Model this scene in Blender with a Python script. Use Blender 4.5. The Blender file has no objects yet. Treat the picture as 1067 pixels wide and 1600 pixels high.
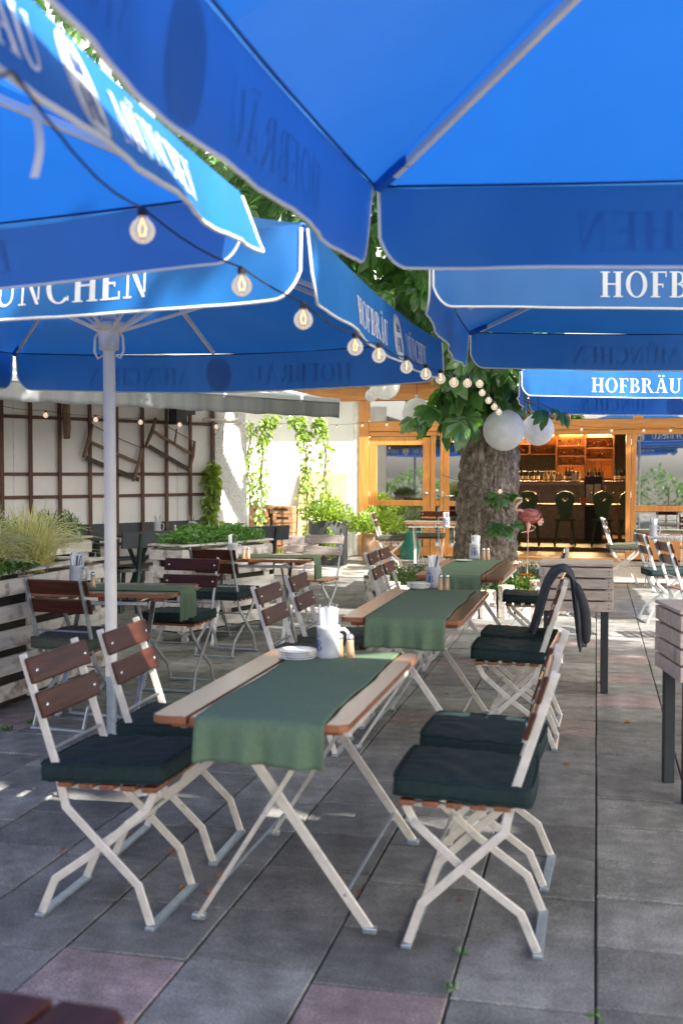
import bpy, bmesh, math, random
from mathutils import Vector, Matrix, Quaternion
R = math.radians
rnd = random.Random(7)
SC = bpy.context.scene
COL = SC.collection

# ------------------------------------------------------------------ camera, light, exposure
EYE = Vector((0, 0, 1.466)); FPX = 1700.0
YAW = R(13.15); PIT = math.atan(60 / 1700.0)
cam_d = bpy.data.cameras.new('camera'); cam = bpy.data.objects.new('camera', cam_d); COL.objects.link(cam)
cam.location = EYE
cam.rotation_euler = (R(90) - PIT, 0, YAW)
cam_d.sensor_fit = 'VERTICAL'; cam_d.sensor_height = 36; cam_d.sensor_width = 24
cam_d.lens = 36 * FPX / 1600.0
cam_d.clip_start = 0.05; cam_d.clip_end = 2000
cam_d.dof.use_dof = True; cam_d.dof.focus_distance = 9.0; cam_d.dof.aperture_fstop = 3.5
SC.camera = cam

SUN = Vector((0.66, -0.34, 0.67)).normalized()
W = bpy.data.worlds.new('World'); SC.world = W; W.use_nodes = True
wn = W.node_tree.nodes; wl = W.node_tree.links
sky = wn.new('ShaderNodeTexSky'); sky.sky_type = 'NISHITA'; sky.sun_disc = False
sky.sun_elevation = math.asin(SUN.z); sky.sun_rotation = math.atan2(SUN.x, SUN.y)
bgn = wn['Background']; sky.dust_density = 3.0; sky.ozone_density = 0.4
shs = wn.new('ShaderNodeHueSaturation'); shs.inputs['Saturation'].default_value = .06   # bright hazy summer sky
tint = wn.new('ShaderNodeMixRGB'); tint.blend_type = 'MULTIPLY'; tint.inputs[0].default_value = 1; tint.inputs[2].default_value = (1, .955, .865, 1)
wl.new(sky.outputs[0], shs.inputs['Color']); wl.new(shs.outputs[0], tint.inputs[1]); wl.new(tint.outputs[0], bgn.inputs[0]); bgn.inputs[1].default_value = 0.15
sd = bpy.data.lights.new('sun', 'SUN'); sun = bpy.data.objects.new('sun', sd); COL.objects.link(sun)
sd.energy = 4.5; sd.angle = R(0.55); sd.color = (1, .95, .86)
sun.rotation_euler = SUN.to_track_quat('Z', 'Y').to_euler(); sun.location = (20, -10, 30)
SC.view_settings.view_transform = 'Standard'; SC.view_settings.look = 'None'
SC.view_settings.exposure = 1.78; SC.view_settings.gamma = 1.0
try:
    SC.cycles.use_denoising = True
    SC.cycles.max_bounces = 10; SC.cycles.transparent_max_bounces = 16
    SC.cycles.sample_clamp_indirect = 6
except Exception: pass

# survey helpers: a sight line from the camera station to a plane gives a place in the garden
_fw = Vector((-math.sin(YAW) * math.cos(PIT), math.cos(YAW) * math.cos(PIT), -math.sin(PIT)))
_rt = Vector((math.cos(YAW), math.sin(YAW), 0)); _up = _rt.cross(_fw)
def ray(x, y): return _fw + _rt * ((x - 533.5) / FPX) - _up * ((y - 800) / FPX)
def gz(x, y, h=0.0):
    d = ray(x, y); return EYE + d * ((h - EYE.z) / d.z)
def gy(x, y, Y):
    d = ray(x, y); return EYE + d * (Y / d.y)
def gx(x, y, X):
    d = ray(x, y); return EYE + d * (X / d.x)
def gd(x, y, t): return EYE + ray(x, y) * t

# ------------------------------------------------------------------ materials
def mat(name, base, rough=.6, metal=0., var=.25, scale=8., stretch=(1, 1, 1), bump=0., bscale=None, spec=.5, detail=6., base2=None, coat=0., dirt=None):
    m = bpy.data.materials.new(name); m.use_nodes = True
    nt = m.node_tree; N = nt.nodes; L = nt.links
    b = N['Principled BSDF']
    tc = N.new('ShaderNodeTexCoord'); mp = N.new('ShaderNodeMapping'); mp.inputs['Scale'].default_value = stretch
    oi = N.new('ShaderNodeObjectInfo'); ad = N.new('ShaderNodeVectorMath'); ad.operation = 'ADD'
    mu = N.new('ShaderNodeMath'); mu.operation = 'MULTIPLY'; mu.inputs[1].default_value = 37.0
    L.new(oi.outputs['Random'], mu.inputs[0]); L.new(tc.outputs['Object'], ad.inputs[0]); L.new(mu.outputs[0], ad.inputs[1])
    L.new(ad.outputs[0], mp.inputs['Vector'])
    no = N.new('ShaderNodeTexNoise'); no.inputs['Scale'].default_value = scale; no.inputs['Detail'].default_value = detail
    no.inputs['Roughness'].default_value = .62
    L.new(mp.outputs[0], no.inputs['Vector'])
    rp = N.new('ShaderNodeValToRGB'); rp.color_ramp.elements[0].position = .3; rp.color_ramp.elements[1].position = .72
    c = Vector(base); c2 = Vector(base2) if base2 else c * (1 + var)
    lo = c * (1 - var)
    rp.color_ramp.elements[0].color = (*lo, 1); rp.color_ramp.elements[1].color = (*[min(1, v) for v in c2], 1)
    L.new(no.outputs['Fac'], rp.inputs[0])
    out = rp.outputs[0]
    if dirt:
        n2 = N.new('ShaderNodeTexNoise'); n2.inputs['Scale'].default_value = dirt[1]; n2.inputs['Detail'].default_value = 8
        L.new(ad.outputs[0], n2.inputs['Vector'])
        r2 = N.new('ShaderNodeValToRGB'); r2.color_ramp.elements[0].position = dirt[2]; r2.color_ramp.elements[1].position = dirt[2] + .12
        L.new(n2.outputs['Fac'], r2.inputs[0])
        mx = N.new('ShaderNodeMixRGB'); mx.inputs[2].default_value = (*dirt[0], 1)
        L.new(r2.outputs[0], mx.inputs[0]); L.new(out, mx.inputs[1]); out = mx.outputs[0]
    L.new(out, b.inputs['Base Color'])
    b.inputs['Roughness'].default_value = rough; b.inputs['Metallic'].default_value = metal
    b.inputs['Specular IOR Level'].default_value = spec
    b.inputs['Coat Weight'].default_value = coat; b.inputs['Coat Roughness'].default_value = .15
    if bump:
        bn = N.new('ShaderNodeTexNoise'); bn.inputs['Scale'].default_value = bscale or scale * 4; bn.inputs['Detail'].default_value = 5
        L.new(mp.outputs[0], bn.inputs['Vector'])
        bu = N.new('ShaderNodeBump'); bu.inputs['Strength'].default_value = bump; bu.inputs['Distance'].default_value = .01
        L.new(bn.outputs['Fac'], bu.inputs['Height']); L.new(bu.outputs[0], b.inputs['Normal'])
    return m

def fabric(name, front, back, trans=.45, wscale=6):
    m = bpy.data.materials.new(name); m.use_nodes = True
    nt = m.node_tree; N = nt.nodes; L = nt.links
    N.remove(N['Principled BSDF']); out = N['Material Output']
    tc = N.new('ShaderNodeTexCoord'); no = N.new('ShaderNodeTexNoise'); no.inputs['Scale'].default_value = wscale; no.inputs['Detail'].default_value = 4
    L.new(tc.outputs['Object'], no.inputs['Vector'])
    rp = N.new('ShaderNodeValToRGB'); f = Vector(front)
    rp.color_ramp.elements[0].position = .35; rp.color_ramp.elements[1].position = .7
    rp.color_ramp.elements[0].color = (*(f * .85), 1); rp.color_ramp.elements[1].color = (*(f * 1.12), 1)
    L.new(no.outputs['Fac'], rp.inputs[0])
    d = N.new('ShaderNodeBsdfDiffuse'); t = N.new('ShaderNodeBsdfTranslucent'); g = N.new('ShaderNodeBsdfGlossy')
    g.inputs['Roughness'].default_value = .45; g.inputs['Color'].default_value = (.8, .85, 1, 1)
    L.new(rp.outputs[0], d.inputs['Color']); t.inputs['Color'].default_value = (*back, 1)
    w = N.new('ShaderNodeTexNoise'); w.inputs['Scale'].default_value = wscale * 1.3; L.new(tc.outputs['Object'], w.inputs['Vector'])
    bu = N.new('ShaderNodeBump'); bu.inputs['Strength'].default_value = .5; bu.inputs['Distance'].default_value = .02
    L.new(w.outputs['Fac'], bu.inputs['Height']); L.new(bu.outputs[0], d.inputs['Normal']); L.new(bu.outputs[0], g.inputs['Normal'])
    m1 = N.new('ShaderNodeMixShader'); m1.inputs[0].default_value = trans
    L.new(d.outputs[0], m1.inputs[1]); L.new(t.outputs[0], m1.inputs[2])
    m2 = N.new('ShaderNodeMixShader'); lw = N.new('ShaderNodeLayerWeight'); lw.inputs[0].default_value = .12
    mm = N.new('ShaderNodeMath'); mm.operation = 'MULTIPLY'; mm.operation = 'MULTIPLY_ADD'; mm.inputs[1].default_value = .10; mm.inputs[2].default_value = .045
    L.new(lw.outputs['Fresnel'], mm.inputs[0]); L.new(mm.outputs[0], m2.inputs[0])
    L.new(m1.outputs[0], m2.inputs[1]); L.new(g.outputs[0], m2.inputs[2]); L.new(m2.outputs[0], out.inputs[0])
    return m

def leafmat(name, a, b, trans=.35, gloss=.08):
    m = bpy.data.materials.new(name); m.use_nodes = True
    nt = m.node_tree; N = nt.nodes; L = nt.links
    N.remove(N['Principled BSDF']); out = N['Material Output']
    ge = N.new('ShaderNodeNewGeometry'); rp = N.new('ShaderNodeValToRGB')
    rp.color_ramp.elements[0].color = (*a, 1); rp.color_ramp.elements[1].color = (*b, 1)
    L.new(ge.outputs['Random Per Island'], rp.inputs[0])
    d = N.new('ShaderNodeBsdfDiffuse'); t = N.new('ShaderNodeBsdfTranslucent'); g = N.new('ShaderNodeBsdfGlossy'); g.inputs['Roughness'].default_value = .4
    L.new(rp.outputs[0], d.inputs[0])
    hs = N.new('ShaderNodeHueSaturation'); hs.inputs['Hue'].default_value = .48; hs.inputs['Saturation'].default_value = 1.15; hs.inputs['Value'].default_value = 1.9
    L.new(rp.outputs[0], hs.inputs['Color']); L.new(hs.outputs[0], t.inputs[0])
    m1 = N.new('ShaderNodeMixShader'); m1.inputs[0].default_value = trans; L.new(d.outputs[0], m1.inputs[1]); L.new(t.outputs[0], m1.inputs[2])
    m2 = N.new('ShaderNodeMixShader'); m2.inputs[0].default_value = gloss; L.new(m1.outputs[0], m2.inputs[1]); L.new(g.outputs[0], m2.inputs[2])
    L.new(m2.outputs[0], out.inputs[0])
    return m

def pane(name, tint=(.85, .9, .9), refl=.12):
    m = bpy.data.materials.new(name); m.use_nodes = True
    nt = m.node_tree; N = nt.nodes; L = nt.links
    N.remove(N['Principled BSDF']); out = N['Material Output']
    t = N.new('ShaderNodeBsdfTransparent'); t.inputs[0].default_value = (*tint, 1)
    g = N.new('ShaderNodeBsdfGlossy'); g.inputs['Roughness'].default_value = .02
    fr = N.new('ShaderNodeFresnel'); fr.inputs[0].default_value = 1.5
    ad = N.new('ShaderNodeMath'); ad.operation = 'ADD'; ad.use_clamp = True; ad.inputs[1].default_value = refl
    L.new(fr.outputs[0], ad.inputs[0])
    mx = N.new('ShaderNodeMixShader'); L.new(ad.outputs[0], mx.inputs[0]); L.new(t.outputs[0], mx.inputs[1]); L.new(g.outputs[0], mx.inputs[2])
    L.new(mx.outputs[0], out.inputs[0]); return m

def glow(name, colr, s):
    m = bpy.data.materials.new(name); m.use_nodes = True
    b = m.node_tree.nodes['Principled BSDF']; b.inputs['Base Color'].default_value = (*colr, 1)
    b.inputs['Emission Color'].default_value = (*colr, 1); b.inputs['Emission Strength'].default_value = s
    return m

M = {}
M['blue'] = fabric('blue_canvas', (.015, .152, .43), (.020, .205, .95), .25, 2.5)
M['blue_dark'] = mat('navy_hem', (.005, .03, .16), .8)
M['white_print'] = fabric('white_print', (.82, .83, .85), (.12, .16, .30), .10, 3)
M['piping'] = mat('pale_piping', (.72, .71, .70), .7, var=.06)
M['print_blue'] = mat('blue_print', (.03, .07, .25), .6, var=.1)
M['alu'] = mat('white_aluminium', (.76, .71, .65), .35, var=.06, bump=.03)
M['steel_white'] = mat('pale_galvanised_steel', (.64, .595, .54), .42, .25, var=.14, scale=20, bump=.12, bscale=60, dirt=((.42, .41, .40), 14, .60))
M['steel'] = mat('galvanised_steel', (.42, .44, .46), .38, .75, var=.2, scale=22, bump=.1, bscale=70)
M['foot'] = mat('zinc_foot_bar', (.36, .43, .50), .35, .7, var=.2, scale=20)
M['bolt'] = mat('bolt_steel', (.7, .7, .7), .25, .9)
M['mahog'] = mat('varnished_mahogany', (.060, .017, .010), .34, var=.45, scale=5, stretch=(10, 1, 10), bump=.06, bscale=20, coat=.06, spec=.22)
M['mahog_seat'] = mat('varnished_seat_slat', (.22, .075, .03), .4, var=.4, scale=5, stretch=(10, 1, 10), coat=.3)
M['tabletop'] = mat('varnished_table_plank', (.145, .060, .035), .26, var=.4, scale=4, stretch=(14, 1, 8), bump=.04, bscale=14, coat=.35, spec=.5)
M['table_edge'] = mat('orange_plank_edge', (.25, .085, .036), .4, var=.3, scale=6)
M['grey_slat'] = mat('weathered_grey_slat', (.30, .25, .23), .55, var=.3, scale=5, stretch=(10, 1, 10), bump=.2)
M['cushion'] = mat('bottle_green_cushion', (.011, .026, .027), .85, spec=.3, var=.3, scale=40, bump=.15, bscale=9)
M['cushion_olive'] = mat('olive_cushion', (.055, .062, .045), .85, var=.25, scale=40, bump=.15, bscale=9)
M['runner'] = mat('green_table_runner', (.100, .158, .092), .85, var=.12, scale=60, bump=.25, bscale=400, base2=(.110, .170, .100))
M['stone'] = mat('grey_stoneware', (.47, .47, .485), .35, var=.08, scale=25, coat=.4)
M['china'] = mat('white_china', (.80, .79, .76), .2, var=.04, coat=.5)
M['napkin'] = mat('white_paper_napkin', (.82, .82, .84), .8, var=.05)
M['knife'] = mat('knife_handle', (.10, .11, .13), .3, .5)
M['salt'] = mat('salt_shaker_glass', (.72, .74, .76), .15, var=.05, coat=.6)
M['pepper'] = mat('spice_shaker_glass', (.50, .30, .16), .2, var=.15, coat=.6)
M['cap'] = mat('shaker_cap', (.6, .6, .62), .25, .9)
M['whitewash'] = mat('whitewashed_pallet_wood', (.56, .52, .485), .8, var=.25, scale=3, stretch=(1, 8, 8), bump=.35, bscale=14, dirt=((.22, .17, .135), 7, .53))
M['crate'] = mat('pale_crate_wood', (.50, .41, .35), .7, var=.22, scale=4, stretch=(1.4, 10, 10), bump=.3, bscale=12, dirt=((.30, .23, .19), 7, .60))
M['anthracite'] = mat('anthracite_steel_post', (.022, .028, .034), .5, var=.2)
M['dark_wood'] = mat('anthracite_bench_wood', (.035, .045, .055), .55, var=.3, stretch=(8, 1, 8))
M['dgreen_steel'] = mat('dark_green_steel', (.012, .03, .028), .5)
M['jacket'] = mat('charcoal_jacket', (.04, .042, .052), .9, var=.2, scale=30, bump=.4, bscale=10)
M['bark'] = mat('chestnut_bark', (.22, .172, .132), .95, var=.55, scale=10, stretch=(1.2, 1.2, .8), bump=1., bscale=26, base2=(.42, .345, .28))
M['birch'] = mat('birch_bark', (.62, .58, .54), .8, var=.25, scale=6, stretch=(1, 1, 5), bump=.3, dirt=((.07, .055, .05), 9, .53))
M['leaf'] = leafmat('chestnut_leaf', (.038, .115, .028), (.105, .25, .06), .42)
M['vine'] = leafmat('vine_leaf', (.13, .23, .035), (.30, .42, .09), .42)
M['herb'] = leafmat('herb_leaf', (.03, .10, .02), (.11, .23, .05), .35)
M['clover'] = leafmat('clover_leaf', (.05, .15, .03), (.15, .32, .07), .4)
M['herb2'] = leafmat('grey_herb_leaf', (.07, .12, .05), (.17, .21, .10), .3)
M['grass'] = leafmat('variegated_grass_blade', (.32, .36, .10), (.74, .70, .36), .4)
M['moss'] = leafmat('ground_cover_leaf', (.035, .10, .015), (.10, .20, .04), .3)
M['flower'] = leafmat('orange_petal', (.7, .08, .02), (.8, .25, .04), .3)
M['stem'] = mat('plant_stem', (.16, .12, .06), .8)
M['soil'] = mat('potting_soil', (.03, .022, .016), .95, bump=.6)
M['plaster'] = mat('white_plaster', (.78, .77, .75), .85, var=.05, scale=3, bump=.12, bscale=60)
M['roughcast'] = mat('roughcast_plaster', (.74, .73, .72), .9, var=.12, scale=30, bump=.8, bscale=26)
M['panel'] = mat('matt_wall_board', (.80, .775, .76), .8, var=.05, scale=3)
M['batten'] = mat('brown_trellis_batten', (.115, .052, .032), .65, var=.35, scale=6, bump=.15)
M['pine'] = mat('oiled_pine_frame', (.60, .245, .058), .42, var=.22, scale=3, stretch=(9, 9, .8), bump=.05, coat=.25)
M['pine_h'] = mat('oiled_pine_beam', (.60, .245, .058), .45, var=.24, scale=3, stretch=(.8, 9, 9), bump=.05, coat=.2)
M['pane'] = pane('window_glass', (.40, .45, .47), .52)
M['pane_clear'] = pane('clear_glass', (.9, .92, .92), .05)
M['awning'] = mat('grey_awning_fabric', (.64, .66, .69), .85, var=.06, scale=5)
M['awning_val'] = mat('striped_awning_valance', (.24, .25, .265), .85, var=.3, scale=2.2, stretch=(3, 3, .0))
M['oldwood'] = mat('old_tool_wood', (.20, .13, .085), .75, var=.4, scale=9, bump=.3)
M['rust'] = mat('dark_saw_blade', (.06, .045, .04), .6, .5)
M['black'] = mat('black_plastic', (.012, .012, .014), .45)
M['cable'] = mat('black_cable', (.012, .012, .012), .6)
M['board'] = mat('raw_edge_boards', (.58, .42, .24), .75, var=.3, scale=3, stretch=(9, 9, .7), bump=.2)
M['box_wood'] = mat('brown_stacked_boxes', (.36, .19, .10), .75, var=.35, scale=4, stretch=(1, 6, 6), bump=.2)
M['terra'] = mat('old_terracotta', (.44, .27, .18), .85, var=.35, scale=6, bump=.2)
M['teal'] = mat('glazed_green_pot', (.015, .16, .12), .2, var=.25, coat=.6)
M['darkpot'] = mat('dark_planter', (.022, .024, .026), .55)
M['zincpot'] = mat('grey_zinc_pot', (.40, .40, .40), .5, .4)
M['gchair'] = mat('green_painted_wood', (.075, .14, .045), .4, var=.2, scale=8)
M['flam_pink'] = mat('flamingo_paint', (.62, .36, .28), .5, var=.2)
M['flam_red'] = mat('flamingo_red_petals', (.40, .13, .11), .4, var=.35, scale=40)
M['bar_wall'] = mat('dark_bar_wall', (.13, .12, .11), .7)
M['bar_grey'] = mat('grey_counter_front', (.50, .48, .45), .6)
M['bar_wood'] = mat('brown_counter_wood', (.26, .13, .06), .4, var=.3, stretch=(1, 9, 9), coat=.3)
M['shelf_back'] = mat('orange_shelf_panel', (.62, .24, .05), .5, var=.15)
M['floor_wood'] = mat('dark_floorboards', (.10, .05, .025), .4, var=.35, scale=3, stretch=(9, .8, 1), coat=.3)
M['bottle'] = mat('dark_bottle_glass', (.03, .04, .03), .1, coat=.6)
M['amber'] = mat('amber_bottle_glass', (.55, .38, .2), .12, coat=.6)
M['label'] = mat('pale_label', (.7, .66, .58), .6)
M['tin'] = mat('chrome_tin', (.55, .55, .56), .25, .9)
M['candle'] = mat('orange_candle_glass', (.75, .2, .06), .3)
M['globe'] = fabric('paper_lantern_white', (.93, .93, .92), (.95, .95, .93), .5, 10)
M['bulb'] = pane('lit_bulb_glass', (.9, .84, .76), .06)
_nt = M['bulb'].node_tree; _e = _nt.nodes.new('ShaderNodeEmission'); _e.inputs[0].default_value = (1, .91, .83, 1); _e.inputs[1].default_value = .34
_o = _nt.nodes['Material Output']; _m = _nt.nodes.new('ShaderNodeMixShader'); _m.inputs[0].default_value = .24; _src = _o.inputs[0].links[0].from_socket
_nt.links.new(_src, _m.inputs[1]); _nt.links.new(_e.outputs[0], _m.inputs[2]); _nt.links.new(_m.outputs[0], _o.inputs[0])
M['fil'] = glow('warm_filament', (1, .40, .10), 1.6)
M['ledstrip'] = glow('warm_shelf_light', (1, .6, .25), 9)
M['screen_w'] = mat('white_card', (.75, .72, .68), .6)
M['paperpink'] = mat('pale_pink_metal', (.62, .45, .40), .5)
M['concrete'] = mat('pale_concrete_strip', (.33, .30, .27), .9, var=.18, scale=4, bump=.25, bscale=70)
M['joint'] = mat('dark_joint_soil', (.065, .060, .054), .95, var=.35, scale=30, bump=.5)
M['deadleaf'] = mat('dry_orange_leaf', (.32, .12, .04), .8)
M['roof'] = mat('grey_roof_sheet', (.2, .2, .2), .7)
M['drain'] = mat('cast_drain', (.12, .11, .1), .6, .3)
M['render_far'] = mat('pale_far_render', (.62, .60, .56), .9, var=.06)
M['cutlery'] = mat('cutlery_steel', (.55, .56, .58), .2, .95)
M['plastic_hub'] = mat('white_hub_plastic', (.72, .70, .68), .4)

def fissures(m, scale, stretch):
    N = m.node_tree.nodes; L = m.node_tree.links; b = N['Principled BSDF']
    tc = N.new('ShaderNodeTexCoord'); mp = N.new('ShaderNodeMapping'); mp.inputs['Scale'].default_value = stretch
    nz = N.new('ShaderNodeTexNoise'); nz.inputs['Scale'].default_value = 4; nz.inputs['Detail'].default_value = 4
    ml = N.new('ShaderNodeVectorMath'); ml.operation = 'MULTIPLY_ADD'; ml.inputs[1].default_value = (.62, .62, .62)
    L.new(tc.outputs['Object'], nz.inputs['Vector']); L.new(nz.outputs['Color'], ml.inputs[0]); L.new(tc.outputs['Object'], ml.inputs[2]); L.new(ml.outputs[0], mp.inputs[0])
    v = N.new('ShaderNodeTexVoronoi'); v.feature = 'DISTANCE_TO_EDGE'; v.inputs['Scale'].default_value = scale; L.new(mp.outputs[0], v.inputs['Vector'])
    r = N.new('ShaderNodeValToRGB'); r.color_ramp.elements[0].position = .0; r.color_ramp.elements[1].position = .16
    r.color_ramp.elements[0].color = (.50, .47, .44, 1); r.color_ramp.elements[1].color = (1, 1, 1, 1); L.new(v.outputs['Distance'], r.inputs[0])
    mx = N.new('ShaderNodeMixRGB'); mx.blend_type = 'MULTIPLY'; mx.inputs[0].default_value = 1
    src = b.inputs['Base Color'].links[0].from_socket; L.new(src, mx.inputs[1]); L.new(r.outputs[0], mx.inputs[2]); L.new(mx.outputs[0], b.inputs['Base Color'])
fissures(M['bark'], 11, (1, 1, .42))

# ------------------------------------------------------------------ mesh helpers
class MB:
    def __init__(s): s.v = []; s.f = []; s.mi = []; s.cur = 0
    def add(s, vs, fs):
        o = len(s.v); s.v += [tuple(p) for p in vs]
        for f in fs: s.f.append([i + o for i in f]); s.mi.append(s.cur)
        return s
    def box(s, c, size, rot=None):
        hx, hy, hz = [k / 2 for k in size]; vs = []
        for z in (-hz, hz):
            for x, y in ((-hx, -hy), (hx, -hy), (hx, hy), (-hx, hy)):
                p = Vector((x, y, z))
                if rot: p = rot @ p
                vs.append(p + Vector(c))
        return s.add(vs, [(3, 2, 1, 0), (4, 5, 6, 7), (0, 1, 5, 4), (1, 2, 6, 5), (2, 3, 7, 6), (3, 0, 4, 7)])
    def b2(s, a, b):
        a = Vector(a); b = Vector(b); return s.box((a + b) / 2, [abs(k) for k in (b - a)])
    def bar(s, a, b, w, h, up=(0, 0, 1)):
        a = Vector(a); b = Vector(b); d = b - a; L = d.length; d.normalize(); u = Vector(up)
        if abs(d.dot(u)) > .98: u = Vector((0, 1, 0))
        x = d.cross(u).normalized(); u = x.cross(d)
        rot = Matrix((d, x, u)).transposed()
        return s.box((a + b) / 2, (L, w, h), rot)
    def tube(s, pts, r, seg=8, caps=True):
        pts = [Vector(p) for p in pts]; n = len(pts); rr = r if isinstance(r, (list, tuple)) else [r] * n
        vs = []; prev = None
        for i, p in enumerate(pts):
            t = (pts[min(i + 1, n - 1)] - pts[max(i - 1, 0)]).normalized()
            if prev is None:
                a = t.orthogonal().normalized()
            else:
                a = (prev - t * prev.dot(t)).normalized()
            prev = a; b = t.cross(a)
            for k in range(seg):
                an = 2 * math.pi * k / seg
                vs.append(p + (a * math.cos(an) + b * math.sin(an)) * rr[i])
        fs = []
        for i in range(n - 1):
            for k in range(seg):
                k2 = (k + 1) % seg; fs.append((i * seg + k, i * seg + k2, (i + 1) * seg + k2, (i + 1) * seg + k))
        if caps: fs += [tuple(range(seg))[::-1], tuple(range((n - 1) * seg, n * seg))]
        return s.add(vs, fs)
    def lathe(s, prof, seg=16, c=(0, 0, 0)):
        c = Vector(c); vs = []; n = len(prof)
        for r, z in prof:
            for k in range(seg):
                an = 2 * math.pi * k / seg; vs.append(c + Vector((r * math.cos(an), r * math.sin(an), z)))
        fs = []
        for i in range(n - 1):
            for k in range(seg):
                k2 = (k + 1) % seg; fs.append((i * seg + k, i * seg + k2, (i + 1) * seg + k2, (i + 1) * seg + k))
        fs += [tuple(range(seg))[::-1], tuple(range((n - 1) * seg, n * seg))]
        return s.add(vs, fs)
    def sphere(s, c, r, seg=12, ring=8, sc=(1, 1, 1)):
        prof = []
        vs = []; c = Vector(c)
        for i in range(ring + 1):
            th = math.pi * i / ring
            for k in range(seg):
                an = 2 * math.pi * k / seg
                vs.append(c + Vector((r * sc[0] * math.sin(th) * math.cos(an), r * sc[1] * math.sin(th) * math.sin(an), -r * sc[2] * math.cos(th))))
        fs = []
        for i in range(ring):
            for k in range(seg):
                k2 = (k + 1) % seg
                if i == 0: fs.append((k, (i + 1) * seg + k2, (i + 1) * seg + k))
                elif i == ring - 1: fs.append((i * seg + k, i * seg + k2, (i + 1) * seg + k))
                else: fs.append((i * seg + k, i * seg + k2, (i + 1) * seg + k2, (i + 1) * seg + k))
        return s.add(vs, fs)
    def flatbar(s, pts, y, w, t):
        """flat steel bent in the local xz plane: mitred path, width w in plane, thickness t across"""
        P = [Vector((p[0], p[1])) for p in pts]; n = len(P); vs = []
        for i, p in enumerate(P):
            d1 = (P[i] - P[i - 1]).normalized() if i else (P[1] - P[0]).normalized()
            d2 = (P[i + 1] - P[i]).normalized() if i < n - 1 else d1
            m = (d1 + d2).normalized(); nn = Vector((-m.y, m.x)); k = 1 / max(.5, nn.dot(Vector((-d1.y, d1.x))))
            for sy in (-1, 1):
                for sw in (-1, 1):
                    q = p + nn * (w / 2 * sw * k); vs.append((q.x, y + sy * t / 2, q.y))
        fs = []
        for i in range(n - 1):
            a = i * 4; b = a + 4
            fs += [(a, a + 1, b + 1, b), (a + 2, b + 2, b + 3, a + 3), (a, b, b + 2, a + 2), (a + 1, a + 3, b + 3, b + 1)]
        fs += [(0, 2, 3, 1), ((n - 1) * 4, (n - 1) * 4 + 1, (n - 1) * 4 + 3, (n - 1) * 4 + 2)]
        return s.add(vs, fs)
    def grid(s, nu, nv, fn):
        o = [fn(i / nu, j / nv) for j in range(nv + 1) for i in range(nu + 1)]
        return s.add(o, [(j * (nu + 1) + i, j * (nu + 1) + i + 1, (j + 1) * (nu + 1) + i + 1, (j + 1) * (nu + 1) + i) for j in range(nv) for i in range(nu)])
    def build(s, name, m, parent=None, smooth=False, bevel=0., world=False, solid=0., sub=0):
        me = bpy.data.meshes.new(name)
        off = Vector((0, 0, 0))
        if world and parent is not None:
            p = parent
            while p is not None: off += p.location; p = p.parent
        me.from_pydata([tuple(Vector(v) - off) for v in s.v], [], s.f)
        ms = m if isinstance(m, (list, tuple)) else [m]
        for k in ms: me.materials.append(k)
        if len(ms) > 1: me.polygons.foreach_set('material_index', s.mi)
        bm = bmesh.new(); bm.from_mesh(me); bmesh.ops.recalc_face_normals(bm, faces=bm.faces); bm.to_mesh(me); bm.free()
        if smooth: me.shade_smooth()
        me.update()
        o = bpy.data.objects.new(name, me); COL.objects.link(o)
        if parent is not None: o.parent = parent
        if solid:
            md = o.modifiers.new('solid', 'SOLIDIFY'); md.thickness = solid; md.offset = 0
        if bevel:
            md = o.modifiers.new('bevel', 'BEVEL'); md.width = bevel; md.segments = 2; md.limit_method = 'ANGLE'; md.angle_limit = R(35)
        if sub:
            md = o.modifiers.new('sub', 'SUBSURF'); md.levels = sub; md.render_levels = sub
        return o

def tag(o, label, cat, group=None, kind=None):
    if label: o['label'] = label
    if cat: o['category'] = cat
    if group: o['group'] = group
    if kind: o['kind'] = kind
    return o
def thing(name, label, cat, loc=(0, 0, 0), rotz=0., group=None):
    o = bpy.data.objects.new(name, None); COL.objects.link(o); o.empty_display_size = .1
    o.location = loc; o.rotation_euler = (0, 0, rotz)
    return tag(o, label, cat, group)
KIDS = {}
def children(o): return [c for c in bpy.data.objects if c.parent == o]
def copy_tree(root, loc, rotz, label, group=None):
    r = root.copy(); COL.objects.link(r); r.location = loc; r.rotation_euler = (0, 0, rotz); r['label'] = label
    if group: r['group'] = group
    for ch in children(root):
        c = ch.copy(); COL.objects.link(c); c.parent = r
        for g in children(ch):
            d = g.copy(); COL.objects.link(d); d.parent = c
    return r
def swap(root, old, new):
    for c in children(root):
        for sl in c.material_slots:
            if sl.material == old: sl.link = 'OBJECT'; sl.material = new

# ------------------------------------------------------------------ lettering (own serif capitals, cap height 1)
def _ring(cx, cy, ro, ri, a0, a1, n=18):
    out = []
    for i in range(n):
        t0 = a0 + (a1 - a0) * i / n; t1 = a0 + (a1 - a0) * (i + 1) / n
        p = lambda r, t: (cx + r[0] * math.cos(t), cy + r[1] * math.sin(t))
        out.append([p(ro, t0), p(ro, t1), p(ri, t1), p(ri, t0)])
    return out
def _rc(x0, y0, x1, y1): return [(x0, y0), (x1, y0), (x1, y1), (x0, y1)]
def _stem(x, w, y0=0., y1=1., e=.085, bot=True, top=True):
    o = []; a = y0; b = y1
    if bot: o.append(_rc(x - e, y0, x + w + e, y0 + .045)); a = y0 + .045
    if top: o.append(_rc(x - e, y1 - .045, x + w + e, y1)); b = y1 - .045
    o.append(_rc(x, a, x + w, b)); return o
S_, T_ = .185, .075; PI = math.pi
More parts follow.
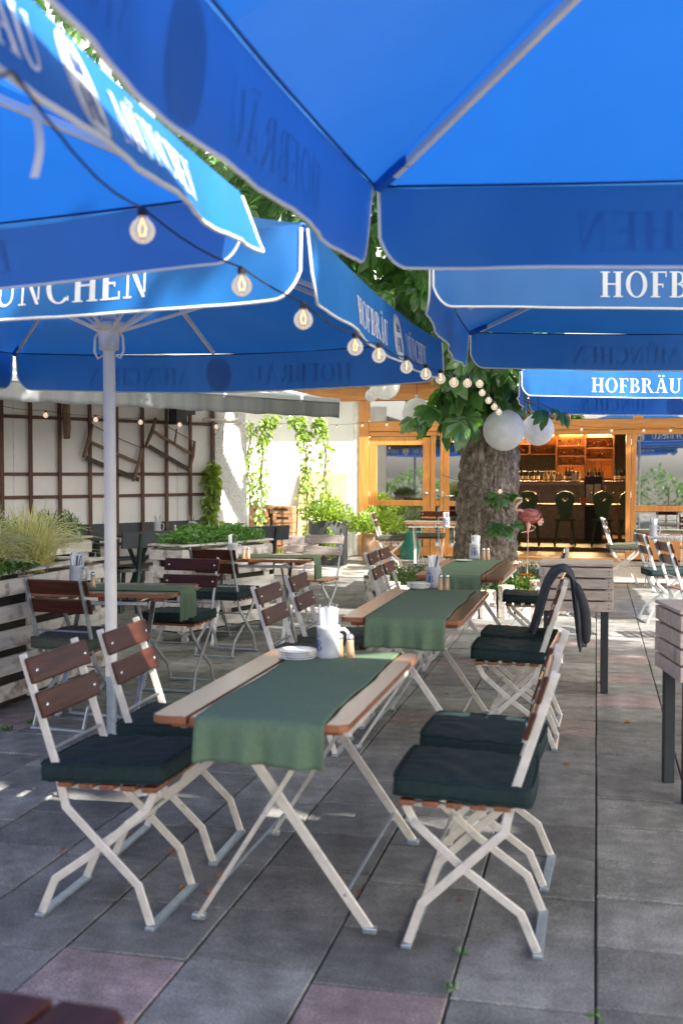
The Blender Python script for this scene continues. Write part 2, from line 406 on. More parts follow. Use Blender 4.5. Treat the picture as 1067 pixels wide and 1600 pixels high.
def glyph(c):
    if c == 'H': return _stem(.09, S_) + _stem(.58, S_) + [_rc(.09 + S_, .48, .58, .54)], .84
    if c == 'O': return _ring(.43, .5, (.40, .52), (.24, .47), 0, 2 * PI, 32), .86
    if c == 'F': return _stem(.09, S_) + [_rc(.09 + S_ + .085, .945, .60, 1), _rc(.56, .78, .60, .945), _rc(.09 + S_, .47, .48, .53), _rc(.44, .38, .48, .47)], .62
    if c == 'E': return _stem(.09, S_) + [_rc(.09 + S_ + .085, .945, .62, 1), _rc(.58, .78, .62, .945), _rc(.09 + S_, .48, .50, .54), _rc(.46, .40, .50, .48), _rc(.09 + S_ + .085, 0, .66, .055), _rc(.62, .055, .66, .24)], .70
    if c == 'B': return _stem(.09, S_) + _ring(.33, .755, (.27, .245), (.13, .195), -PI / 2, PI / 2) + _ring(.34, .265, (.33, .265), (.17, .205), -PI / 2, PI / 2) + [_rc(.245, .49, .33, .53)], .70
    if c == 'R': return _stem(.09, S_) + _ring(.34, .745, (.28, .255), (.13, .20), -PI / 2, PI / 2) + [_rc(.245, .49, .34, .545), [(.38, .49), (.52, .49), (.80, 0), (.62, 0)], _rc(.80, 0, .86, .045)], .82
    if c in 'AÄ':
        o = [[(.12, .045), (.19, .045), (.42, 1), (.38, 1)], [(.42, 1), (.52, 1), (.79, .045), (.57, .045)], _rc(0, 0, .29, .045), _rc(.48, 0, .86, .045), _rc(.235, .32, .505, .375)]
        if c == 'Ä': o += _ring(.30, 1.17, (.075, .075), (0, 0), 0, 2 * PI, 10) + _ring(.56, 1.17, (.075, .075), (0, 0), 0, 2 * PI, 10)
        return o, .86
    if c in 'UÜ':
        o = [_rc(.01, .955, .34, 1), _rc(.09, .33, .09 + S_, .955), _rc(.54, .955, .80, 1), _rc(.64, .33, .70, .955)] + _ring(.395, .33, (.305, .345), (.195, .265), PI, 2 * PI, 16)
        o[-16:] = [[(.395 + (.305) * math.cos(PI + PI * i / 16), .33 + .345 * math.sin(PI + PI * i / 16)), (.395 + .305 * math.cos(PI + PI * (i + 1) / 16), .33 + .345 * math.sin(PI + PI * (i + 1) / 16)), (.4425 + .1975 * math.cos(PI + PI * (i + 1) / 16), .33 + .27 * math.sin(PI + PI * (i + 1) / 16)), (.4425 + .1975 * math.cos(PI + PI * i / 16), .33 + .27 * math.sin(PI + PI * i / 16))] for i in range(16)]
        if c == 'Ü': o += _ring(.28, 1.17, (.075, .075), (0, 0), 0, 2 * PI, 10) + _ring(.54, 1.17, (.075, .075), (0, 0), 0, 2 * PI, 10)
        return o, .80
    if c == 'M': return [_rc(0, 0, .26, .045), _rc(.10, .045, .16, .955), _rc(0, .955, .27, 1), [(.16, .955), (.27, .955), (.55, .12), (.50, 0)], [(.55, .12), (.50, 0), (.80, .955), (.84, .955)], _rc(.80, .955, 1.03, 1), _rc(.80, .045, .95, .955), _rc(.72, 0, 1.03, .045)], 1.03
    if c == 'N': return [_rc(0, 0, .26, .045), _rc(.10, .045, .16, .955), _rc(0, .955, .28, 1), [(.16, .955), (.31, .955), (.70, 0), (.60, 0)], _rc(.64, .15, .70, .955), _rc(.54, .955, .80, 1)], .82
    if c == 'C':
        return _ring(.43, .5, (.41, .52), (.25, .47), R(42), R(318), 26) + [_rc(.70, .72, .745, .96), _rc(.70, .06, .745, .22)], .78
    return [], .4
def text_polys(s, size, gap=.09):
    x = 0; out = []
    for ch in s:
        g, w = glyph(ch)
        for p in g: out.append([((x + a) * size, b * size) for a, b in p])
        x += w + gap
    return out, (x - gap) * size

# ------------------------------------------------------------------ parasols
def umbrella(label, corner_nr, sx, sy, z, rise, rot, seed, H=.24, roll=0., pole=True, text_scale=1., strap=False, place=None, flare=.02, amp=.012, pitch=0.):
    """square market parasol; corner_nr = near-left corner of the frame at height z"""
    rr = random.Random(seed)
    root = thing('beer_garden_umbrella', label, 'umbrella', place, rot, 'blue brewery umbrellas over the terrace')
    q = Matrix.Rotation(pitch, 3, 'X') @ Matrix.Rotation(roll, 3, 'Y')
    hx, hy = sx / 2, sy / 2
    K = [Vector((-hx, -hy, z)), Vector((hx, -hy, z)), Vector((hx, hy, z)), Vector((-hx, hy, z))]
    top = Vector((0, 0, z + rise))
    def tw(p):  # a parasol head leaning on its pole
        p = Vector(p); d = p - Vector((0, 0, z)); return q @ d + Vector((0, 0, z))
    mb = MB()
    for i in range(4):
        a, b = K[i], K[(i + 1) % 4]
        ph = rr.uniform(0, 6)
        def fn(u, v, a=a, b=b, ph=ph):
            e = a.lerp(b, u); p = e.lerp(top, v)
            p = p - Vector((0, 0, .045 * math.sin(PI * u) * (1 - v) ** .7 * (1 if 1 else 0)))
            p.z += .008 * math.sin(9 * u + ph) * (1 - v) * math.sin(PI * u) + .006 * math.sin(60 * u + ph) * math.exp(-min(u, 1 - u) / .05) * (1 - v) * min(1, min(u, 1 - u) / .02)
            return tw(p)
        mb.grid(60, 14, fn)
    mb.build('canopy', M['blue'], root, smooth=True)
    for i in range(4):
        a, b = K[i], K[(i + 1) % 4]; L = (b - a).length; t = (b - a) / L; n = Vector((t.y, -t.x, 0))
        p1, p2, p3 = [rr.uniform(0, 6) for _ in range(3)]
        Rr = .10; Ry = min(.17, H - .03)
        def hgt(s):
            e = min(s, L - s)
            if e < Rr: return H - Ry + Ry * math.sqrt(max(0, 1 - ((Rr - e) / Rr) ** 2))
            return H
        def P(s, v, off=0., a=a, t=t, n=n, L=L, p1=p1, p2=p2, p3=p3):
            u = s / L
            w = (amp * math.sin(5.2 * s + p1) + amp * .6 * math.sin(11 * s + p2)) * (v / H) + flare * (v / H) + (v / H) * (.003 * math.sin(31 * s + p3 + 4 * v) * math.sin(13 * s + p1) + .011 * math.sin(23 * s + p2) * math.exp(-min(s, L - s) / .16))
            zz = -.045 * math.sin(PI * u) + .008 * math.sin(9 * u) * math.sin(PI * u) * 0
            return tw(a + t * s + n * (w + off + .003) + Vector((0, 0, zz - v)))
        s0 = .012
        def su(u):
            q = min(u, 1 - u) * 2
            e = Rr * (1 - math.cos(min(1, q / .2) * PI / 2)) + (0 if q < .2 else (L / 2 - Rr) * (q - .2) / .8) ; e = max(e, s0)
            return e if u <= .5 else L - e
        va = MB().grid(110, 8, lambda u, v: P(su(u), v * hgt(su(u)))).build('valance', M['blue'], root, smooth=True)
        ss = [Rr * (1 - math.cos(R(x_))) + s0 * (1 - x_ / 90) for x_ in range(0, 91, 9)]
        pts = [P(s0, v_, .001) for v_ in (.012, H - Ry - .005)] + [P(x_, hgt(x_), .001) for x_ in ss[1:]] + [P(Rr + (L - 2 * Rr) * k / 60, H, .001) for k in range(1, 60)] + [P(L - x_, hgt(x_), .001) for x_ in ss[::-1][:-1]] + [P(L - s0, v_, .001) for v_ in (H - Ry - .005, .012)]
        MB().tube(pts, .0055, 6).build('piping', M['piping'], va, smooth=True)
        hem = MB().tube([tw(a.lerp(b, k / 20) - Vector((0, 0, .045 * math.sin(PI * k / 20) + .004)) - n * .004) for k in range(21)], .004, 5)
        hem.build('hem', M['blue_dark'], root, smooth=True)
        # print: HOFBRAEU, shield with crown and HB, MUENCHEN
        cap = .110 * text_scale; pb = MB(); base = H - .047
        l1, w1 = text_polys('HOFBRÄU', cap); l2, w2 = text_polys('MÜNCHEN', cap)
        mid = L / 2; shw = .085 * text_scale; g = .125 * text_scale
        for polys, x0 in ((l1, mid - shw - g - w1), (l2, mid + shw + g)):
            pw = MB()
            for k, pl in enumerate(polys):
                pw.add([P(x0 + x, base - y, .0022 + .0003 * (k % 4)) for x, y in pl], [tuple(range(len(pl)))])
            pw.build('lettering', M['white_print'], va)
        pw = MB()
        ov = [(shw * math.copysign(abs(math.cos(t_)) ** .75, math.cos(t_)), .105 * text_scale * math.copysign(abs(math.sin(t_)) ** .9, math.sin(t_))) for t_ in [2 * PI * k / 36 for k in range(36)]]
        cy = H * .5 + .005
        for k in range(36):
            x1, y1 = ov[k]; x2, y2 = ov[(k + 1) % 36]
            pw.add([P(mid, cy, .0022), P(mid + x1, cy - y1, .0022), P(mid + x2, cy - y2, .0022)], [(0, 1, 2)])
        def mark(polys, dx, dy):
            for k, pl in enumerate(polys): pb.add([P(mid + dx + x, cy + dy - y, .0040 + .0003 * (k % 4)) for x, y in pl], [tuple(range(len(pl)))])
        hb, wb = text_polys('HB', .068 * text_scale, -.16); mark(hb, -wb / 2, .072 * text_scale)
        c_ = text_scale * .0013
        crown = [_rc(-26 * c_, 0, 26 * c_, 7 * c_)] + [[(x_ * c_ - 6 * c_, 9 * c_), (x_ * c_ + 6 * c_, 9 * c_), (x_ * 1.25 * c_ + 3 * c_, 30 * c_), (x_ * 1.25 * c_ - 3 * c_, 30 * c_)] for x_ in (-20, -10, 0, 10, 20)] + _ring(0, 36 * c_, (6 * c_, 6 * c_), (0, 0), 0, 2 * PI, 8)
        mark(crown, 0, -.022 * text_scale)
        ringo = []
        for k in range(36):
            (x1, y1), (x2, y2) = ov[k], ov[(k + 1) % 36]
            ringo.append([(x1 * .93, y1 * .95), (x2 * .93, y2 * .95), (x2 * .87, y2 * .91), (x1 * .87, y1 * .91)])
        mark(ringo, 0, 0)
        pw.build('shield', M['white_print'], va); pb.build('emblem', M['print_blue'], va)
    for i in range(4):
        for e in (K[i], (K[i] + K[(i + 1) % 4]) / 2):
            e2 = e - Vector((0, 0, .045)) if e != K[i] else e
            a_ = e2.lerp(top, .05) - Vector((0, 0, .028)); b_ = top - Vector((0, 0, .06))
            MB().bar(tw(a_), tw(b_), .020, .026).build('rib', M['alu'], root, bevel=.004)
            if e == K[i]:
                MB().bar(tw(e.lerp(top, .004) - Vector((0, 0, .012))), tw(e.lerp(top, .085) - Vector((0, 0, .026))), .030, .034).build('rib_pocket', M['blue'], root, bevel=.01)
            MB().bar(tw(e2.lerp(top, .52) - Vector((0, 0, .04))), tw(Vector((0, 0, z - .10)) + (e - Vector((0, 0, z))).normalized() * .05), .014, .018).build('strut', M['alu'], root, bevel=.003)
    if pole:
        MB().lathe([(.030, .42), (.030, z + rise - .02)], 20, (0, 0, 0)).build('pole', M['alu'], root, smooth=False, bevel=.002)
        MB().lathe([(.026, .0), (.026, .42), (.033, .42), (.033, .45)], 20).build('base_tube', M['foot'], root)
        MB().box((0, 0, .012), (.5, .5, .02)).build('base_plate', M['foot'], root, bevel=.004)
        hb = MB().lathe([(.031, z - .20), (.05, z - .19), (.052, z - .10), (.085, z - .09), (.085, z - .06), (.04, z - .05), (.04, z - .02)], 20).build('hub', M['plastic_hub'], root, bevel=.003)
        for sgn in (-1, 1):
            MB().tube([(sgn * .05, 0, z - .10), (sgn * .075, 0, z - .13), (sgn * .078, 0, z - .20), (sgn * .06, 0, z - .235), (sgn * .034, 0, z - .22)], .007, 6).build('hub_handle', M['plastic_hub'], hb, smooth=True)
    if strap:
        sp = strap
        MB().grid(1, 8, lambda u, v: Vector(sp) + Vector((.012 * u, .004 * u, -.115 * v)) + Vector((.012 * math.sin(3 * v), 0, 0))).build('tie_strap', M['piping'], root, solid=.002)
    return root
def place_nl(x, y, sx, sy, rot):  # centre from near-left corner
    v = Vector((sx / 2, sy / 2, 0)); v.rotate(Quaternion((0, 0, 1), rot)); return (x + v.x, y + v.y, 0)
def place_fr(x, y, sx, sy, rot):  # centre from far-right corner
    v = Vector((-sx / 2, -sy / 2, 0)); v.rotate(Quaternion((0, 0, 1), rot)); return (x + v.x, y + v.y, 0)

umbrella('blue umbrella overhead at right, its mirrored lettering showing through, nearest the viewer', None, 3., 3., 2.334, .72, 0, 1, place=(-.657 + 1.5, 3.25 - 1.5, 0))
umbrella('blue umbrella at right whose white valance peeks out below the nearest one', None, 3.2, 2.75, 2.44, .55, R(3), 2, place=place_nl(-.715, 4.78, 3.2, 2.75, R(3)))
umbrella('blue umbrella left of centre on the white pole, two lettered valances in view', None, 2.88, 3.2, 2.275, .55, 0, 3, place=(-2.365, 5.04, 0))
umbrella('blue umbrella at upper left, sunlit lettered valance with a dangling white strap', None, 3., 3., 2.18, .6, R(6.8), 4, place=place_fr(-1.05, 3.16, 3, 3, R(6.8)), H=.19, roll=R(-2.6), pitch=R(2.4), strap=(1.47, -.05, 2.06), flare=.06, text_scale=.86)
umbrella('farthest blue umbrella at right, its lettered front valance beside the chestnut trunk', None, 3.4, 2.9, 2.44, .55, R(2), 5, place=place_nl(-.70, 10.38, 3.4, 2.9, R(2)), text_scale=1.2)
umbrella('blue umbrella at the left picture edge, only its dark corner in view', None, 2.88, 3.2, 2.275, .55, 0, 6, place=(-5.33, 5.04, 0))

# ------------------------------------------------------------------ ground
g = MB().add([(-300, -300, -.02), (300, -300, -.02), (300, 300, -.02), (-300, 300, -.02)], [(0, 1, 2, 3)]).build('ground', M['joint'])
tag(g, None, None, kind='structure')
def pavers():
    me = bpy.data.meshes.new('paving'); vs = []; fs = []; cols = []
    r = random.Random(11); T = .4; G = .007
    gx0 = .01
    for i in range(-34, 14):
        colsh = r.uniform(0, .4) if i not in COLSH else COLSH[i]
        for j in range(-12, 38):
            x0 = gx0 + i * T + G / 2; x1 = x0 + T - G; y0 = j * T + colsh + .0055; y1 = y0 + T - .011
            if y0 > 14.9: continue
            y1 = min(y1, 14.95)
            dz = r.gauss(0, .0012); tx = r.gauss(0, .0012); ty = r.gauss(0, .0012); o = len(vs); bv = .004
            x0 += r.uniform(-.0015, .0015); y0 += r.uniform(-.0015, .0015)
            for (xx, yy, sx, sy) in ((x0, y0, -1, -1), (x1, y0, 1, -1), (x1, y1, 1, 1), (x0, y1, -1, 1)):
                zz = dz + sx * tx + sy * ty
                vs += [(xx, yy, -.03), (xx, yy, zz - bv), (xx - sx * bv, yy - sy * bv, zz)]
            for k in range(4):
                a = o + 3 * k; b = o + 3 * ((k + 1) % 4)
                fs += [(a, b, b + 1, a + 1), (a + 1, b + 1, b + 2, a + 2)]
            fs.append((o + 2, o + 5, o + 8, o + 11))
            v = r.uniform(.80, 1.18)
            pink = (i, j) in PINK or r.random() < .05 and j > 7
            c = (.262 * v, .197 * v, .189 * v) if pink else (.192 * v, .186 * v, .174 * v)
            if r.random() < .12: c = tuple(k * .82 for k in c)
            cols += [c] * 9
    me.from_pydata(vs, [], fs); at = me.attributes.new('tone', 'FLOAT_COLOR', 'FACE')
    at.data.foreach_set('color', [k for c in cols for k in (*c, 1)])
    m = bpy.data.materials.new('concrete_paver'); m.use_nodes = True; N = m.node_tree.nodes; L = m.node_tree.links; b = N['Principled BSDF']
    an = N.new('ShaderNodeAttribute'); an.attribute_name = 'tone'
    tc = N.new('ShaderNodeTexCoord')
    n1 = N.new('ShaderNodeTexNoise'); n1.inputs['Scale'].default_value = 2.2; n1.inputs['Detail'].default_value = 9; n1.inputs['Roughness'].default_value = .7
    n2 = N.new('ShaderNodeTexNoise'); n2.inputs['Scale'].default_value = 130; n2.inputs['Detail'].default_value = 3
    n3 = N.new('ShaderNodeTexNoise'); n3.inputs['Scale'].default_value = 9; n3.inputs['Detail'].default_value = 7
    for n in (n1, n2, n3): L.new(tc.outputs['Object'], n.inputs['Vector'])
    def mapr(n, a, b_):
        q = N.new('ShaderNodeMapRange'); q.inputs[1].default_value = .3; q.inputs[2].default_value = .7; q.inputs[3].default_value = a; q.inputs[4].default_value = b_
        L.new(n.outputs['Fac'], q.inputs[0]); return q.outputs[0]
    k1 = N.new('ShaderNodeMath'); k1.operation = 'MULTIPLY'; L.new(mapr(n1, .55, 1.38), k1.inputs[0]); L.new(mapr(n2, .62, 1.38), k1.inputs[1])
    k2 = N.new('ShaderNodeMath'); k2.operation = 'MULTIPLY'; L.new(k1.outputs[0], k2.inputs[0]); L.new(mapr(n3, .68, 1.22), k2.inputs[1])
    vm = N.new('ShaderNodeVectorMath'); vm.operation = 'SCALE'; L.new(an.outputs['Color'], vm.inputs[0]); L.new(k2.outputs[0], vm.inputs['Scale'])
    L.new(vm.outputs[0], b.inputs['Base Color']); b.inputs['Roughness'].default_value = .78
    bu = N.new('ShaderNodeBump'); bu.inputs['Strength'].default_value = .35; bu.inputs['Distance'].default_value = .004; L.new(n2.outputs['Fac'], bu.inputs['Height']); L.new(bu.outputs[0], b.inputs['Normal'])
    me.materials.append(m); o = bpy.data.objects.new('paving', me); COL.objects.link(o); o['kind'] = 'structure'
PINK = {(-4, 6), (-2, 6), (0, 17), (0, 19), (0, 21), (-1, 23), (-3, 20)}
COLSH = {-1: .183, -2: .19, -3: .26, -4: .24, 0: .22}
pavers()
st = MB().b2((-16, 14.98, -.03), (8, 18.62, .012)).build('concrete_strip', M['concrete'], bevel=.004); st['kind'] = 'structure'
MB().b2((-16, 14.955, -.03), (8, 14.975, .006)).build('kerb_joint', M['drain'])['kind'] = 'structure'
dr = MB()
for k in range(150):
    x = -7.5 + k * .07; dr.b2((x, 17.60, .0125), (x + .035, 17.72, .0155))
dr.b2((-7.6, 17.575, .0125), (3.1, 17.595, .017)); dr.b2((-7.6, 17.725, .0125), (3.1, 17.745, .017))
tag(dr.build('drain_grating', M['drain']), 'long slotted drain grating set in the pale strip before the restaurant', 'drain')

# ------------------------------------------------------------------ folding chairs
def make_chair(label, loc, rot, grp):
    t = thing('folding_chair', label, 'chair', loc, rot, grp)
    sw = M['steel_white']
    up = [(.195, .014), (.152, .14), (-.10, .38), (-.128, .50), (-.250, .875)]
    lg = [(.205, .442), (.175, .385), (.023, .252), (-.150, .130), (-.200, .014)]
    for s in (-1, 1):
        MB().flatbar(up, s * .180, .028, .011).build('back_post', sw, t, bevel=.003)
        MB().flatbar(lg, s * .163, .027, .011).build('leg', sw, t, bevel=.003)
    MB().box((.197, 0, .008), (.032, .40, .014)).build('foot_bar', M['foot'], t, bevel=.003)
    MB().box((-.202, 0, .008), (.032, .36, .014)).build('foot_bar', M['foot'], t, bevel=.003)
    MB().tube([(-.149, -.178, .565), (-.149, .178, .565)], .006, 6).build('crossbar', M['steel'], t)
    MB().tube([(.10, -.16, .318), (.10, .16, .318)], .006, 6).build('crossbar', M['steel'], t)
    se = MB()
    for x in (-.095, -.022, .051, .124, .197): se.box((x, 0, .457), (.050, .40, .017))
    sm = se.build('seat', M['mahog_seat'], t, bevel=.004)
    for s in (-1, 1): MB().flatbar([(-.125, .441), (.215, .441)], s * .145, .014, .018).build('seat_rail', sw, t, bevel=.002)
    an = math.atan2(.122, .375); rot_ = Matrix.Rotation(-an, 3, 'Y')
    for zc in (.712, .823):
        xc = -.128 - (zc - .5) * .325 + .021
        b = MB(); b.box((xc, 0, zc), (.017, .415, .088), rot_)
        so = b.build('back_slat', M['mahog'], t, bevel=.006)
        for s in (-1, 1): MB().sphere((xc + .0095, s * .172, zc - .002), .0085, 8, 6, (.5, 1, 1)).build('bolt', M['bolt'], so, smooth=True)
    return t
CH = None
def chair(label, x, y, deg, grp, style=None):
    global CH
    if CH is None: CH = make_chair(label, (x, y, 0), R(deg), grp); o = CH
    else: o = copy_tree(CH, (x, y, 0), R(deg), label, grp)
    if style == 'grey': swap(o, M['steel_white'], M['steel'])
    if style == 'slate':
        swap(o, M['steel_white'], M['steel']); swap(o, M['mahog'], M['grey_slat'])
    return o
CU = None
def cushion(label, x, y, deg, m='cushion', seed=0):
    """thick box cushion lying on the chair slats"""
    global CU
    if CU is None:
        bm = MB()
        W2, D2, T2 = .205, .215, .062
        n = 20
        def side(z0, sgn):
            def f(u, v):
                a, b = 2 * u - 1, 2 * v - 1; k = 1 - .035 * (abs(a) * abs(b)) ** 6 - .012 * (abs(a) ** 2 * abs(b) ** 2)
                puff = .0045 * ((1 - a ** 4) * (1 - b ** 4)) ** .6
                sag = .003 * math.sin(9 * a + 3) * math.sin(7 * b + 1) * (1 - a * a) + .002 * math.sin(25 * a * b)
                return (a * D2 * k, b * W2 * k, z0 + sgn * (puff + sag))
            return f
        bm.grid(n, n, side(T2, 1)); bm.grid(n, n, side(.008, -1))
        vs = []; per = []
        for i in range(n): per.append((i / n, 0))
        for i in range(n): per.append((1, i / n))
        for i in range(n): per.append((1 - i / n, 1))
        for i in range(n): per.append((0, 1 - i / n))
        up, lo = side(T2, 1), side(.008, -1)
        rings = []
        for k in range(5):
            q = k / 4
            for u, v in per:
                a = Vector(lo(u, v)).lerp(Vector(up(u, v)), q); o = Vector(((u - .5) , (v - .5), 0)).normalized() * .004 * math.sin(PI * q)
                rings.append(a + o)
        N_ = len(per)
        bm.add(rings, [(k * N_ + i, k * N_ + (i + 1) % N_, (k + 1) * N_ + (i + 1) % N_, (k + 1) * N_ + i) for k in range(4) for i in range(N_)])
        o = bm.build('seat_cushion', M['cushion'], smooth=True)
        b2 = bmesh.new(); b2.from_mesh(o.data); bmesh.ops.remove_doubles(b2, verts=b2.verts, dist=.0006); bmesh.ops.recalc_face_normals(b2, faces=b2.faces); b2.to_mesh(o.data); b2.free()
        CU = o
        p = MB()
        for z0 in (T2 - .004, .010):
            ring = [Vector(((up if z0 > .03 else lo)(u, v))) for u, v in per]; ring = [Vector((q.x * 1.006, q.y * 1.006, q.z)) for q in ring]
            p.tube(ring + ring[:1], .0034, 6, caps=False)
        p.build('piping', M['cushion'], o, smooth=True)
    else:
        o = copy_tree(CU, (0, 0, 0), 0, label)
    o.location = (x + .03 * math.cos(R(deg)), y + .03 * math.sin(R(deg)), .466); o.rotation_euler = (0, R(-2.0), R(deg))
    tag(o, label, 'cushion', 'seat cushions on the folding chairs')
    if m != 'cushion':
        for q in [o] + children(o):
            for sl in q.material_slots: sl.link = 'OBJECT'; sl.material = M[m]
    return o
G1 = 'folding chairs at the centre tables'; G2 = 'folding chairs at the left tables'; G3 = 'folding chairs by the restaurant'
def seat(desc, x, y, deg, grp, cush='cushion', style=None, cdesc=None):
    chair(desc, x, y, deg, grp, style)
    if cush: cushion(cdesc, x, y, deg, cush)
seat('nearest folding chair left of the nearest table, white legs, sun patch on its cushion', -1.575, 3.40, 0, G1, cdesc='dark green cushion with a sun patch, on the nearest chair left of the nearest table', cush='cushion')
seat('folding chair behind the nearest left one, its slatted back before the white pole', -1.585, 3.985, 2, G1, cdesc='dark green cushion mostly hidden under the left edge of the nearest table')
seat('nearest folding chair right of the nearest table, its back edge-on, leg closest to the viewer', -.362, 3.46, 180, G1, cdesc='thick blue-black cushion in front, on the nearest chair at the right')
seat('folding chair just behind the nearest right one, its back edge-on above it', -.362, 4.01, 178, G1, cdesc='thick blue-black cushion just behind the nearest right-hand cushion')
seat('folding chair left of the second table, first of two tilted backs behind the plates', -1.50, 5.62, 0, G1, 'cushion_olive', cdesc='olive cushion behind the stoneware mug of the nearest table')
seat('folding chair left of the second table, second back farther from the viewer', -1.50, 6.24, 2, G1, 'cushion_olive', cdesc='olive cushion at the left of the second table, the farther of two')
seat('folding chair right of the second table, without a jacket, dappled cushion in front', -.405, 5.98, 180, G1, cdesc='dark cushion with small sun spots, front one right of the second table')
seat('folding chair right of the second table, dark jacket hung over its back', -.405, 6.50, 179, G1, cdesc='dark cushion of the chair carrying the jacket')
seat('folding chair left of the third table, nearer of two slatted backs', -1.44, 8.15, 3, G1, None)
seat('folding chair left of the third table, farther of two slatted backs', -1.44, 8.62, 0, G1, None)
seat('folding chair right of the third table, half hidden behind the crate planter', -.46, 8.62, 182, G1, cdesc='dark green cushion between the third table and the crate planter')
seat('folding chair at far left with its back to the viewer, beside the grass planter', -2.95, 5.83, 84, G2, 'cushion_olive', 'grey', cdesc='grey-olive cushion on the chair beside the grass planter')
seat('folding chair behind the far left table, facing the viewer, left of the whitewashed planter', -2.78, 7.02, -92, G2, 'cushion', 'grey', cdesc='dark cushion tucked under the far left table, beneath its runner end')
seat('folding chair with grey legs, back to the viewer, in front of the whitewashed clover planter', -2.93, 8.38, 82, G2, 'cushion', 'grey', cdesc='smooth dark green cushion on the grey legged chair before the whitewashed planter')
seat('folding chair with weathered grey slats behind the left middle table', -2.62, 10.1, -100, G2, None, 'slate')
seat('folding chair seen side-on at the left of the door table, beside the terracotta pot', gz(622, 884).x, 16.2, 5, G3, 'cushion_olive', cdesc='grey-olive cushion on the side-on chair left of the door table')
seat('folding chair with its back to the glazed door, behind the door table', -2.52, 17.0, -90, G3, 'cushion_olive', cdesc='olive cushion under the door table, by the glazed door')
seat('folding chair seen side-on before the open bar, left of the right rear table', .33, 15.0, 4, G3, 'cushion_olive', cdesc='olive cushion on the side-on chair before the bar opening')
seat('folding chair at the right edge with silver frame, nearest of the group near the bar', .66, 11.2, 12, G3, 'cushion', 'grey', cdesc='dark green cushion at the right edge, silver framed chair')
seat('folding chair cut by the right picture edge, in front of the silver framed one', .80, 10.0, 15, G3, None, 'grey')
seat('folding chair behind the right rear table, only its dark slats in view', 1.32, 15.6, -95, G3, None)

# ------------------------------------------------------------------ folding tables
def make_table(label, loc, rot, L=1.25, Wd=.585, lean=.15, grp=None, n=5, white=True):
    t = thing('folding_table', label, 'table', loc, rot, grp)
    mt = M['steel_white'] if white else M['steel']
    tp = MB(); pw = Wd / n; gap = .011
    for k in range(n):
        x0 = -Wd / 2 + k * pw + gap / 2; x1 = x0 + pw - gap; y0, y1 = -L / 2, L / 2; z0, z1 = .726, .75
        c = .022
        if k == 0: out = [(x0 + c, y0), (x1, y0), (x1, y1), (x0 + c, y1), (x0, y1 - c), (x0, y0 + c)]
        elif k == n - 1: out = [(x0, y0), (x1 - c, y0), (x1, y0 + c), (x1, y1 - c), (x1 - c, y1), (x0, y1)]
        else: out = [(x0, y0), (x1, y0), (x1, y1), (x0, y1)]
        m = len(out); tp.cur = 0
        tp.add([(a, b, z1) for a, b in out], [tuple(range(m))]); tp.cur = 1
        o = len(tp.v)
        tp.add([(a, b, z0) for a, b in out] + [(a, b, z1) for a, b in out], [tuple(range(m))[::-1]] + [(i, (i + 1) % m, m + (i + 1) % m, m + i) for i in range(m)])
    top = tp.build('tabletop', [M['tabletop'], M['table_edge']], t)
    b2 = bmesh.new(); b2.from_mesh(top.data); bmesh.ops.remove_doubles(b2, verts=b2.verts, dist=.0001); b2.to_mesh(top.data); b2.free()
    md = top.modifiers.new('bevel', 'BEVEL'); md.width = .003; md.segments = 2; md.limit_method = 'ANGLE'
    for y in (-L / 2 + .10, 0, L / 2 - .10): MB().box((0, y, .713), (Wd - .08, .05, .024)).build('batten', M['table_edge'], t, bevel=.003)
    for s in (-1, 1): MB().b2((s * (Wd / 2 - .045) - .011, -L / 2 + .16, .678), (s * (Wd / 2 - .045) + .011, L / 2 - .06, .700)).build('side_rail', mt, t, bevel=.003)
    f = .275 * Wd / .585; tt = .155
    for yt, yb in ((-L / 2 + .26, -L / 2 + .24 + lean), (L / 2 - .14, L / 2 - .16 + lean)):
        for s in (-1, 1):
            a = Vector((s * f, yb + s * .009, .012)); b = Vector((-s * tt, yt + s * .009, .685))
            MB().bar(a, b, .014, .032, (1, 0, .8)).build('leg', mt, t, bevel=.003)
            ft = MB().box((s * f, yb + s * .009, .012), (.045, .03, .022)).build('foot_cap', M['foot'], t, bevel=.005)
        MB().tube([(-tt, yt, .683), (tt, yt, .683)], .009, 8).build('crossbar', mt, t)
        bo = MB().lathe([(.0001, -.02), (.011, -.02), (.011, .02), (.0001, .02)], 10).build('pivot_bolt', M['bolt'], t)
        bo.location = (0, yt * .4 + yb * .6, .412); bo.rotation_euler = (R(90), 0, 0)
    for s in (-1, 1):
        a0 = Vector((s * f, -L / 2 + .24 + lean, .012)); a1 = Vector((-s * tt, -L / 2 + .26, .685)); c0 = a0.lerp(a1, .17)
        d0 = Vector((s * f, L / 2 - .16 + lean, .012)); d1 = Vector((-s * tt, L / 2 - .14, .685)); e0 = d0.lerp(d1, .17)
        MB().tube([c0, e0], .006, 6).build('tie_rod', M['foot'], t)
    return t
